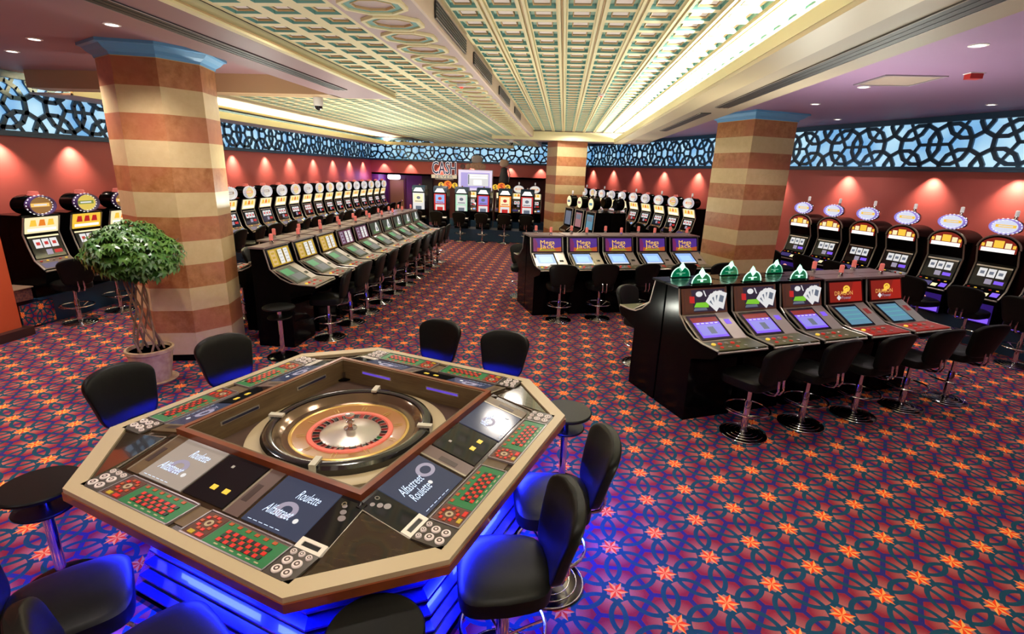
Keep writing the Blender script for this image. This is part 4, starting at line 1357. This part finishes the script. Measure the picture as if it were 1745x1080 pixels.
# wheel
q = MB(); q.lathe([(.0, .713), (.665, .713), (.665, .730), (.655, .735), (.55, .735)], CREAM, n=72, cap=False); q.build('wheel_surround', tb)
wb = MB(); wb.lathe([(.565, .735), (.565, .775), (.550, .795), (.520, .802), (.495, .795), (.490, .780)], mat('gloss_black', (.008, .008, .008), .12, coat=.5), n=72, cap=False); wo = wb.build('wheel_rim', tb)
q = MB(); q.lathe([(.492, .785), (.475, .775), (.455, .755), (.44, .742), (.40, .738)], mat('bronze_bowl', (.20, .13, .08), .14, .7), n=72, cap=False)
q.lathe([(.40, .738), (.385, .743), (.378, .736)], mat('gold_ring', (.85, .55, .16), .25, .6), n=72, cap=False)
q.lathe([(.378, .736), (.34, .730), (.290, .722)], mat('amber_wood', (.34, .15, .04), .22, coat=.4), n=72, cap=False)
for k in range(10):
    a = k * PI / 5 + .1
    q.T = Matrix.Rotation(a, 4, 'Z'); q.box((.335, .012, .7315), (.085, .004, .002), MATS['gold_ring']); q.box((.335, -.012, .7315), (.085, .004, .002), MATS['gold_ring'])
q.T = Matrix.Identity(4)
q.build('wheel_bowl', tb)
q = MB(); q.lathe([(.290, .722), (.284, .730), (.258, .731), (.252, .722)], mat('coral_ring', (.75, .16, .11), .25, emit=(.8, .2, .15), es=.12), n=72, cap=False); q.build('number_ring', tb)
q = MB(); n = 37
for k in range(n):
    a0, a1 = 2 * PI * k / n, 2 * PI * (k + .8) / n
    m_ = MATS['green_board'] if k == 0 else (mat('pocket_red', (.28, .015, .012), .3) if k % 2 else BLK_BTN)
    q.add([(.252 * math.cos(a0), .252 * math.sin(a0), .722), (.252 * math.cos(a1), .252 * math.sin(a1), .722), (.205 * math.cos(a1), .205 * math.sin(a1), .714), (.205 * math.cos(a0), .205 * math.sin(a0), .714)], [(0, 1, 2, 3)], m_)
    q.T = Matrix.Rotation(a0 - .02, 4, 'Z'); q.box((.228, 0, .722), (.045, .003, .010), CHROME); q.T = Matrix.Identity(4)
q.build('number_pockets', tb)
q = MB(); q.lathe([(.205, .716), (.19, .722), (.10, .732), (.045, .745), (.0, .746)], mat('satin_silver', (.72, .66, .58), .30, .85), n=64); q.build('wheel_cone', tb)
q = MB(); q.lathe([(.045, .745), (.045, .752), (.018, .762), (.014, .785), (.030, .797), (.030, .805), (.012, .812), (.012, .825), (.032, .835), (.032, .848), (.0, .852)], CHROME, n=24); q.build('turret', tb)
q = MB()
for k in range(4):
    a = R(20 + 90 * k)
    q = MB(); q.T = Matrix.Rotation(a, 4, 'Z'); q.box((.525, 0, .808), (.10, .040, .016), mat('ivory_plastic', (.62, .58, .46), .3)); q.box((.568, 0, .775), (.012, .040, .07), MATS['ivory_plastic'])
    q.build('rim_bracket', tb)


class TP(PF):
    """table top panel frame: side k, U along the side, V outward to the player"""
    def __init__(s, nrm, tan, t0, t1, n0, n1, z=.788):
        zt = lambda n: z if n0 >= 1.045 else z + max(0, 1.045 - n) * .215
        s.U = Vector((*tan, 0)); s.V = Vector((*nrm, 0))
        s.O = s.U * t0 + s.V * n0 + Vector((0, 0, zt(n0)))
        d_ = s.V * (n1 - n0) + Vector((0, 0, zt(n1) - zt(n0)))
        s.W = t1 - t0; s.H = d_.length; s.V = d_.normalized()
        s.N = s.U.cross(s.V)
        if s.N.z < 0: s.N = -s.N


SIDES = [((0, -1), (1, 0), 'near left'), ((1, 0), (0, 1), 'near right'), ((0, 1), (-1, 0), 'far right'), ((-1, 0), (0, -1), 'far left')]
scr_kinds = {0: ('white', 'blue'), 1: ('blue', 'blue'), 2: ('dark', 'dark'), 3: ('dark', 'dark')}
for si, (nrm, tan, nm) in enumerate(SIDES):
    mir = si in (0, 2)

    def rng(a, c):   # layout written for the near right side (from its bottom end)
        return (-c, -a) if mir else (a, c)
    # panels in the inner band (n .725 - 1.03)
    for a, c in ((-.762, -.605), (-.08, .23)):
        t0, t1 = rng(a, c)
        q = MB(); pf = TP(nrm, tan, t0, t1, .722, .99 if a < -.5 else 1.02); pf.slab(q, SCREENBK, .006)
        if a > -.5:
            for k in (0, 1):
                u = .38 + .30 * k
                pf.slab(q, YELG, .009, u, u + .12, .66, .76)
            pf.slab(q, mat('grey_pearl', (.4, .38, .36), .3), .008, .30, .36, .20, .26)
        else:
            for k in range(3): pf.disc(q, .5 + .12 * (k - 1), .2 + .12 * k, .012 + .003 * k, GRF, .0065, n=12, asp=1.2)
            pf.ann(q, .3 if mir else .7, .16, .008, .014, CHROME, .007)
        q.build('black_glass_panel', tb)
    t0, t1 = rng(-.76, -.605)
    q = MB(); pf = TP(nrm, tan, t0, t1, .99, 1.048, .788)
    for (u0, u1, v0, v1) in ((0, 1, 0, .28), (0, 1, .72, 1), (0, .16, .28, .72), (.84, 1, .28, .72)): pf.slab(q, mat('ivory_lit', (.7, .62, .5), .3, emit=(.8, .7, .6), es=.25), .010, u0, u1, v0, v1)
    pf.slab(q, BLK_BTN, .004, .16, .84, .28, .72)
    q.build('note_slot', tb)
    for a, c in ((-.205, -.095), (.60, .70)):
        t0, t1 = rng(a, c)
        q = MB(); pf = TP(nrm, tan, t0, t1, .722, 1.03); pf.slab(q, GREYBROWN if a < 0 else OLIVEWOOD, .008)
        pf.slab(q, mat('strip_dark', (.05, .03, .025), .4), .0095, .25, .6, .35, .72); pf.slab(q, BEIGE, .009, .0, .12, 0, 1)
        q.build('divider_strip', tb)
    t0, t1 = rng(.86 - .14, .86)
    q = MB(); pf = TP(nrm, tan, t0, t1, .722, .86); pf.slab(q, SCREENBK, .004)
    for (sk, (a, c)) in zip(scr_kinds[si] if not mir else scr_kinds[si][::-1], ((-.60, -.225), (.245, .60))):
        t0, t1 = rng(a, c)
        q = MB(); pf = TP(nrm, tan, t0, t1, .724, 1.025)
        lit = sk == 'white'
        pf.slab(q, mat('pearl_screen', (.30, .27, .24), .12, emit=(.30, .28, .26), es=.35, spec=.6) if lit else TSCREEN, .007)
        so = q.build('touch_screen', tb)
        q = MB()
        # players read it from outside: text upright for them
        U0, V0 = pf.U.copy(), pf.V.copy()
        r_ = 0.0
        big = sk != 'dark'
        tm = TEXTG if sk != 'dark' else RINGG
        C_ = pf.p(.5, .5, .0075)
        fr = PF.__new__(PF); fr.N = pf.N.copy(); fr.W = pf.W; fr.H = pf.H
        fr.V = Vector(V0) * -1; fr.U = Vector(fr.V).cross(fr.N)
        fr.O = C_ - fr.U * fr.W / 2 - fr.V * fr.H / 2
        # wheel side is up for the player; slant the words a little
        if si == 1 and a < 0:
            fr.ann(q, .78, .66, .030, .052, RINGG, .001, n=24, asp=1.25)
            fr.text(q, 'Alfastreet', .36, .62, .085, tm, .002, shear=.35, width=.19, rot=.0)
            fr.text(q, 'Roulette', .34, .40, .085, tm, .002, shear=.35, width=.16, rot=.0)
            fr.disc(q, .60, .40, .014, CARDG, .002)
        elif si == 1:
            fr.ann(q, .42, .52, .028, .048, RINGG, .001, n=24, asp=1.2)
            fr.text(q, 'Alfastreet', .45, .58, .080, tm, .002, shear=.35, width=.17, rot=R(10)); fr.disc(q, .80, .25, .014, CARDG, .002)
        else:
            fr.ann(q, .48, .40, .026, .052, RINGG, .001, n=24, asp=1.25)
            fr.text(q, 'Roulette', .62, .74, .085, tm, .002, shear=.35, width=.15)
            fr.text(q, 'Alfastreet', .40, .34, .085, tm, .002, shear=.35, width=.18); fr.disc(q, .74, .28, .015, CARDG, .002)
        for k in range(6): fr.poly(q, [(.08 + .10 * k, .045), (.15 + .10 * k, .045), (.15 + .10 * k, .055), (.08 + .10 * k, .055)], TEXTG, .001)
        q.build('screen_graphics', so)
    # betting keypads (n 1.05 - 1.225)
    for a, c, inward in ((-.605, -.052, 1), (.045, .60, 1)):
        t0, t1 = rng(a, c)
        q = MB(); pf = TP(nrm, tan, t0, t1, 1.050, 1.226)
        fl = mir
        X = (lambda u: 1 - u) if not mir else (lambda u: u)
        # orange end always near the lower t of the near left layout
        X = lambda u: u

        def sl(m_, t_, u0, u1, v0, v1):
            pf.slab(q, m_, t_, u0, u1, v0, v1)
        sl(mat('keypad_frame', (.14, .09, .08), .3), .010, 0, 1, 0, 1)
        g0, g1 = .27, .985
        sl(FELT, .012, g0, g1, .10, .94)
        sl(mat('keypad_brown', (.10, .03, .015), .4), .012, .02, .255, .08, .94)
        for r_ in range(3):
            for k in range(12):
                u = g0 + .10 + (g1 - g0 - .20) * k / 12; v = .36 + .155 * r_
                red = ((k // 1) * 2 + r_) % 3 != 0 if True else 0
                red = (k + r_) % 2 == 0 or (k % 4 == 1 and r_ == 1)
                sl(RED_BTN if red else BLK_BTN, .0165, u, u + .042, v, v + .115)
        for k in range(6):
            sl(CREAM, .0128, g0 + .12 + k * .095, g0 + .165 + k * .095, .845, .885)
            sl(mat('keypad_orange', (.45, .08, .02), .35), .0145, g0 + .03 + k * .105, g0 + .075 + k * .105, .12, .22)
        for k in range(10):
            aa = 2 * PI * k / 10; uu, vv = .135 + .085 * math.cos(aa), .42 + .26 * math.sin(aa)
            sl(MATS['keypad_orange'] if k % 2 else RED_BTN, .0155, uu - .018, uu + .018, vv - .045, vv + .045)
        pf.ann(q, .135, .42, .010, .022, CREAM, .0135, n=16)
        sl(YELDK, .0155, .06, .12, .78, .90); sl(RED_BTN, .0155, .16, .23, .78, .90)
        kp = q.build('betting_keypad', tb)
        q = MB()
        for (u0, u1, v0, v1) in ((0, 1, -.01, .035), (0, 1, .965, 1.01), (-.004, .008, 0, 1), (.992, 1.004, 0, 1)): pf.slab(q, GRF, .016, u0, u1, v0, v1)
        q.build('keypad_trim', kp)
    for a, c in ((-.765, -.61), (.605, .765)):
        t0, t1 = rng(a, c)
        q = MB(); pf = TP(nrm, tan, t0, t1, 1.052, 1.226); pf.slab(q, mat('button_plate', (.06, .05, .04), .25), .012)
        bpl = q.build('button_plate', tb)
        big = [(.28, .45), (.28, .78), (.66, .45), (.66, .78)]
        sm_ = [(.18, .16), (.48, .14), (.78, .16)]
        for (u, v), r_ in [(b_, .024) for b_ in big] + [(b_, .016) for b_ in sm_]:
            q = MB(); cc = pf.p(u, v, .012)
            q.lathe([(r_, 0), (r_, .005), (r_ * .85, .009), (r_ * .75, .008)], mat('lit_ring', (.7, .6, .55), .2, emit=(.7, .6, .55), es=.2), cc, n=18)
            q.lathe([(r_ * .76, .007), (r_ * .4, .009), (.0, .006)], mat('smoked_button', (.10, .07, .06), .1), cc, n=14)
            q.build('round_button', bpl)
    t0, t1 = rng(-.05, .045)
    q = MB(); pf = TP(nrm, tan, t0, t1, 1.05, 1.19); pf.slab(q, OLIVEWOOD, .003); q.build('centre_inlay', tb)
# corner glass wedges
for k in range(4):
    a = -PI / 4 + k * PI / 2
    q = MB(); q.T = Matrix.Rotation(k * PI / 2, 4, 'Z')
    P_ = [(.765, -.765), (1.04, -.770), (1.17, -.79), (.79, -1.17), (.77, -1.04)]
    SWG = mat('smoked_wood_gloss', (.045, .028, .014), .10, noise=(5, (.025, .015, .008), .3, .7, (2, 9, 1)), coat=.6)
    Z_ = [.848, .790, .788, .788, .790]
    P_ = [(.755, -.755), (1.045, -.765), (1.17, -.79), (.79, -1.17), (.765, -1.045)]
    vs_ = [(x, y, z) for (x, y), z in zip(P_, Z_)] + [(x, y, .76) for x, y in P_]
    q.add(vs_, [(0, 1, 2), (0, 2, 3), (0, 3, 4), (9, 8, 7, 6, 5)] + [(i, (i + 1) % 5, (i + 1) % 5 + 5, i + 5) for i in range(5)], SWG)
    q.tube([(.768, -1.045, .794), (.764, -.762, .852), (1.045, -.768, .794)], .004, SILVER, k=5)
    q.build('corner_panel', tb)
# pedestal with louvres
q = MB()
lv = [(.86, .35, .72), (.88, .36, .55), (1.06, .44, .10), (1.06, .44, 0.0)]
for (w0, c0, z0), (w1, c1, z1) in zip(lv, lv[1:]):
    A = [(x, y, z0) for x, y in octa(w0, c0)]; B_ = [(x, y, z1) for x, y in octa(w1, c1)]
    q.add(A + B_, [(i, (i + 1) % 8, 8 + (i + 1) % 8, 8 + i) for i in range(8)], mat('deep_blue_lacquer', (.002, .002, .010), .3))
q.build('pedestal', tb)
q = MB()
for k in range(8):
    z = .08 + .072 * k
    w = .86 + (.55 - z) * .42 if z < .55 else .87
    c_k = .35 + (.55 - z) * .2
    po, pi_ = octa(w + .075, c_k + .03), octa(w - .02, c_k - .01)
    A = [(x, y, z) for x, y in po] + [(x, y, z + .045) for x, y in pi_] + [(x, y, z - .012) for x, y in po] + [(x, y, z + .030) for x, y in pi_]
    f_ = []
    for i in range(8):
        j = (i + 1) % 8
        f_ += [(i, j, 8 + j, 8 + i), (16 + i, 24 + i, 24 + j, 16 + j), (i, 16 + i, 16 + j, j)]
    q.add(A, f_, BLUELAC)
q.build('louvres', tb)
q = MB(); q.ringpoly(octa(1.14, .47), octa(1.00, .42), 0, .045, DKCHROME)
for k in range(8):
    a = R(45 * k + 22.5)
    q.tube([(1.10 * math.cos(a), 1.10 * math.sin(a), .02), (.98 * math.cos(a), .98 * math.sin(a), .60)], .012, CHROME, k=6)
q.build('base_trim', tb)
q = MB(); q.ringpoly(octa(1.21, .46), octa(.80, .32), .725, .737, BLACK); q.build('underside', tb)
# blue LED strips under the rim
for k in range(4):
    a = k * PI / 2
    for off in (-.45, .45):
        d_ = Vector((math.cos(a), math.sin(a), 0)); s_ = Vector((-math.sin(a), math.cos(a), 0))
        s_r = Matrix.Rotation(TR_, 3, 'Z') @ s_
        p = TC + Matrix.Rotation(TR_, 3, 'Z') @ (d_ * 1.22 + s_ * off)
        g_ = TC + Matrix.Rotation(TR_, 3, 'Z') @ (d_ * 1.55 + s_ * off)
        lamp('led_strip_lamp', 'AREA', (p.x, p.y, .720), 62, (.012, .02, 1.0), (g_.x, g_.y, 0), size=.05, size_y=.75, along=s_r).data.spread = R(150)

# stools at the table (table coordinates t: e0, e1)
RT = Matrix.Rotation(TR_, 3, 'Z')


def tstool(a, c, rel, lab):
    p = TC + RT @ Vector((a, c, 0))
    ST(p.x, p.y, TR_ + rel, lab, 'stools around the roulette table')


tstool(-1.38, -.50, R(-90 + 4), 'black high-backed stool at the roulette table nearest the potted tree')
tstool(-1.38, .26, R(-90 - 8), 'black stool behind the roulette table in front of the striped column')
tstool(-.33, 1.38, R(180 - 2), 'black stool on the far side of the roulette table, left of the far pair')
tstool(.42, 1.38, R(180 + 6), 'black stool on the far side of the roulette table, right of the far pair')
tstool(1.47, .09, R(90 + 28), 'black stool right of the roulette table with blue lit seat, farther of the pair')
tstool(1.46, -.56, R(90 + 32), 'black stool right of the roulette table with blue lit seat, nearer of the pair')
tstool(-.16, -1.60, R(-28), 'black stool with blue lit seat edge at the bottom left corner')
tstool(.46, -1.60, R(-14), 'black stool with blue lit seat edge at the bottom edge under the table rim')


def dtab(x, y, lab): DRINK.put((x, y, 0), 0, lab, 'small table', 'two-tier round side tables')


dtab(-2.86, 2.24, 'round black two-tier side table left of the roulette table')
dtab(.13, 3.68, 'round black two-tier side table right behind the roulette table')
p = TC + RT @ Vector((1.17, -1.17, 0))
dtab(p.x, p.y, 'round black side table at the bottom edge, below the near table corner')
dtab(-3.60, 6.08, 'round black two-tier side table at the near end of the left bank')

# ------------------------------------------------------------------ potted tree
t = tag(empty('potted_tree', (-4.62, 5.08, 0)), 'leafy tree with braided trunk in a terracotta pot before the striped column', 'potted plant')
q = MB(); q.lathe([(.17, .02), (.20, .20), (.225, .36), (.24, .37), (.24, .405), (.215, .41), (.205, .37)], TERRA, n=36); q.build('pot', t)
q = MB(); q.lathe([(.22, 0), (.245, .03), (.23, .035), (.17, .025)], TERRA, n=32); q.build('saucer', t)
q = MB(); q.lathe([(.0, .372), (.21, .372)], SOIL, n=28); q.build('soil', t)
q = MB()
for k in range(8):
    ph = 2 * PI * k / 8; sgn = 1 if k % 2 else -1
    pts = []
    for i in range(22):
        h = i / 21; z = .36 + .92 * h
        a = ph + sgn * h * 2.9
        r_ = .075 + .02 * math.sin(h * 9 + k) + (.05 * (1 - h) ** 3) + .03 * max(0, h - .8) * 4
        pts.append((r_ * math.cos(a) - .03 * h, r_ * math.sin(a), z))
    q.tube(pts, [.0125 - .004 * i / 21 for i in range(22)], STEM, k=6)
q.build('braided_trunk', t)
q = MB(); rnd = random.Random(3)
for k in range(950):
    # clusters of leaflets like an umbrella tree
    th = rnd.uniform(0, 2 * PI); u = rnd.random() ** .5; zz = rnd.uniform(-1, 1)
    rr = math.sqrt(max(0, 1 - zz * zz)) * (.72 + .30 * rnd.random())
    c = Vector((.47 * rr * math.cos(th) + .0, .44 * rr * math.sin(th), 1.57 + (.27 if zz > 0 else .33) * zz * (.75 + .3 * rnd.random()) - .10 * abs(math.cos(th)) * rr))
    nrm = Vector((c.x * .8, c.y * .8, (c.z - 1.45) * 1.2 + .35)).normalized()
    ax = nrm.orthogonal().normalized(); ay = nrm.cross(ax)
    nl = rnd.randint(6, 8); a0 = rnd.uniform(0, 6)
    for j in range(nl):
        a = a0 + 2 * PI * j / nl
        d_ = (ax * math.cos(a) + ay * math.sin(a)); w_ = (ay * math.cos(a) - ax * math.sin(a))
        L_ = rnd.uniform(.05, .085); W_ = L_ * .22; dr_ = nrm * (-.35 * L_)
        v_ = [c, c + d_ * L_ * .5 + w_ * W_ + nrm * .006, c + d_ * L_ + dr_, c + d_ * L_ * .5 - w_ * W_ + nrm * .006]
        q.add(v_, [(0, 1, 2, 3)], LEAF)
for k in range(26):
    th = rnd.uniform(0, 2 * PI); rr = rnd.uniform(.1, .5)
    q.tube([(-.03, 0, 1.24), (.3 * rr * math.cos(th), .3 * rr * math.sin(th), 1.38), (rr * math.cos(th), rr * .85 * math.sin(th), 1.5 + rnd.uniform(-.1, .2))], .005, STEM, k=5)
q.build('foliage', t)


# ------------------------------------------------------------------ sign group at the far end
def wallpf(x0, x1, z0, z1, y):
    return PF(x0, x1, (y, z0), (y, z1), 0)


SY = 19.45
t = tag(empty('cash_fever_sign', (0, SY, 0)), 'hanging letters sign reading CASH FEVER above the far row', 'sign')
DKBLUE = mat('letter_navy', (.02, .03, .10), .3)
q = MB(); pf = wallpf(-4.97, -3.99, 2.28, 2.74, 0)
n_ = 0
for (txt, u, v, h, w) in (('CASH', .5, .5, .62, .92),):
    for ddx in (-.006, 0, .006): pf.text(q, txt, u + ddx, v, h, DKBLUE, .012 + ddx * .1, width=w)
q.build('letters', t)
q = MB()
WL = glow('letter_rim', (.9, .85, .85), .9)
for dx in (-.016, 0, .016):
    for dz in (-.035, 0, .035):
        pf.text(q, 'CASH', .5 + dx, .5 + dz, .62, WL, .004, width=.92)
q.build('letter_outline', t)
q = MB(); q.box((-4.48, .03, 2.195), (.96, .06, .13), mat('cream_plate', (.6, .5, .35), .4, emit=(.8, .7, .5), es=.4))
pf = wallpf(-4.96, -4.0, 2.13, 2.26, -.001); pf.text(q, 'FEVER', .5, .5, .15, GREYBLUEG, .002, width=.7)
q.box((-4.48, .05, 2.10), (.7, .03, .05), GRF)
q.build('lower_plate', t)
q = MB()
for x in (-4.9, -4.06): q.tube([(x, .05, 2.2), (x, .05, 3.77)], .006, GRF, k=5)
q.build('hanging_rods', t)

t = tag(empty('jackpot_display', (0, SY, 0)), 'glowing white framed jackpot display above the far row of machines', 'display')
q = MB(); q.box((-3.29, .09, 2.10), (1.30, .16, .76), mat('frame_white', (.6, .55, .6), .3)); q.build('housing', t)
q = MB(); pf = wallpf(-3.92, -2.66, 1.74, 2.46, 0)
pf.slab(q, glow('display_pink', (.85, .75, .95), .9), .014)
q.build('lit_frame', t)
q = MB(); pf.slab(q, glow('display_lilac', (.50, .42, .85), .8), .018, .07, .93, .10, .88)
pf.slab(q, CARDG, .020, .28, .90, .22, .82); pf.slab(q, WHITEG, .022, .34, .86, .60, .68); pf.slab(q, WHITEG, .022, .34, .86, .72, .78); pf.slab(q, WHITEG, .022, .45, .7, .28, .52)
pf.slab(q, GREYBLUEG, .021, .29, .32, .3, .78)
q.build('screen', t)
q = MB()
for x in (-4.03, -3.22, -2.60): q.tube([(x, .10, .41), (x, .10, 1.80)], .018, BEIGE, k=8)
q.build('poles', t)


def dollar(x0, x1, lab):
    t = tag(empty('dollar_sign_cluster', (0, SY - .02, 0)), lab, 'sign', 'dollar signs under the display')
    pf = wallpf(x0, x1, 1.74, 2.06, 0)
    for (u, v, r_, m1, m2, h) in ((.18, .45, .105, YELG, mat('sign_black', (.02, .015, .01), .4), .19), (.5, .5, .16, ORANGEG, REDG, .30), (.82, .45, .105, YELG, MATS['sign_black'], .19)):
        q = MB(); c = pf.p(u, v, .02 if h > .2 else 0)
        po = [(c.x + r_ * math.cos(PI * i / 4), c.z + r_ * math.sin(PI * i / 4)) for i in range(8)]
        q.add([(x, c.y, z) for x, z in po] + [(x, c.y + .05, z) for x, z in po], [tuple(range(8)), tuple(range(15, 7, -1))] + [(i, (i + 1) % 8, (i + 1) % 8 + 8, i + 8) for i in range(8)], m1)
        pf.text(q, '$', u, v, h * 1.1, m2, .024 if h > .2 else .004, width=h * .6)
        q.build('dollar_badge', t)


dollar(-4.74, -3.92, 'three dollar badges left of the glowing jackpot display')
dollar(-2.66, -1.93, 'three dollar badges right of the glowing jackpot display')
# coins and a plain shape standing in for a mascot on top of the display
t = tag(empty('coin_ornament', (-3.27, SY + .1, 2.48)), 'brown coin heap and grey plain stand-in figure on top of the jackpot display', 'ornament')
q = MB()
COIN = mat('coin_brown', (.30, .17, .10), .4, .3)
for (x, z, r_) in ((-.30, .11, .10), (.0, .12, .13), (.24, .11, .12), (.13, .15, .12), (-.13, .14, .11)):
    q.lathe([(r_, 0), (r_, .05), (r_ * .8, .06), (.0, .055)], COIN, (x, 0, z), n=18, axis='y')
q.build('coins', t)
q = MB(); q.cushion((.02, .02, .37), (.42, .18, .30), mat('figure_grey', (.34, .30, .27), .6), .8, .9, 20, 10); q.build('stand_in_shape', t)
t = tag(empty('dark_ornament', (-3.78, SY + .1, 2.48)), 'dark round coin at the upper left corner of the jackpot display', 'ornament')
q = MB(); q.lathe([(.09, 0), (.09, .05), (.07, .06), (.0, .05)], mat('coin_dark', (.07, .02, .015), .4), (0, 0, .10), n=18, axis='y'); q.build('coin', t)
t = tag(empty('stand_in_figure', (-2.22, SY + .05, 2.05)), 'tall dark plain stand-in figure with pale round top right of the display', 'ornament')  # simple body and head shapes in place of a mascot figure
q = MB(); q.lathe([(.19, .0), (.18, .15), (.13, .38), (.11, .52), (.0, .56)], mat('figure_black', (.015, .014, .018), .6), n=18); q.build('plain_body', t)
q = MB(); q.cushion((0, 0, .70), (.34, .22, .28), mat('ivory_clay', (.50, .36, .25), .6), .8, .9, 18, 10); q.build('round_top', t)
q = MB(); q.tube([(.17, -.02, .02), (.22, -.02, .30), (.14, -.02, .56)], .02, mat('grey_trim', (.3, .3, .33), .5), k=6); q.build('side_trim', t)

t = tag(empty('neon_sign', (-7.86, 23.85, 2.03)), 'glowing violet white neon sign above the ochre door', 'sign')
q = MB(); q.cushion((0, 0, 0), (.62, .08, .24), glow('neon_white', (.85, .75, 1.0), 4.0), .5, .8, 20, 8); q.build('lit_panel', t)
q = MB(); q.box((0, .10, 0), (.5, .12, .05), BLACK); q.box((0, .24, .0), (.06, .2, .05), BLACK); q.build('bracket', t)
lamp('neon_lamp', 'POINT', (-7.86, 23.6, 2.0), 14, (.55, .25, 1.0), rad=.1)
lamp('neon_lamp', 'POINT', (-8.2, 22.6, 2.05), 8, (.45, .2, 1.0), rad=.1)
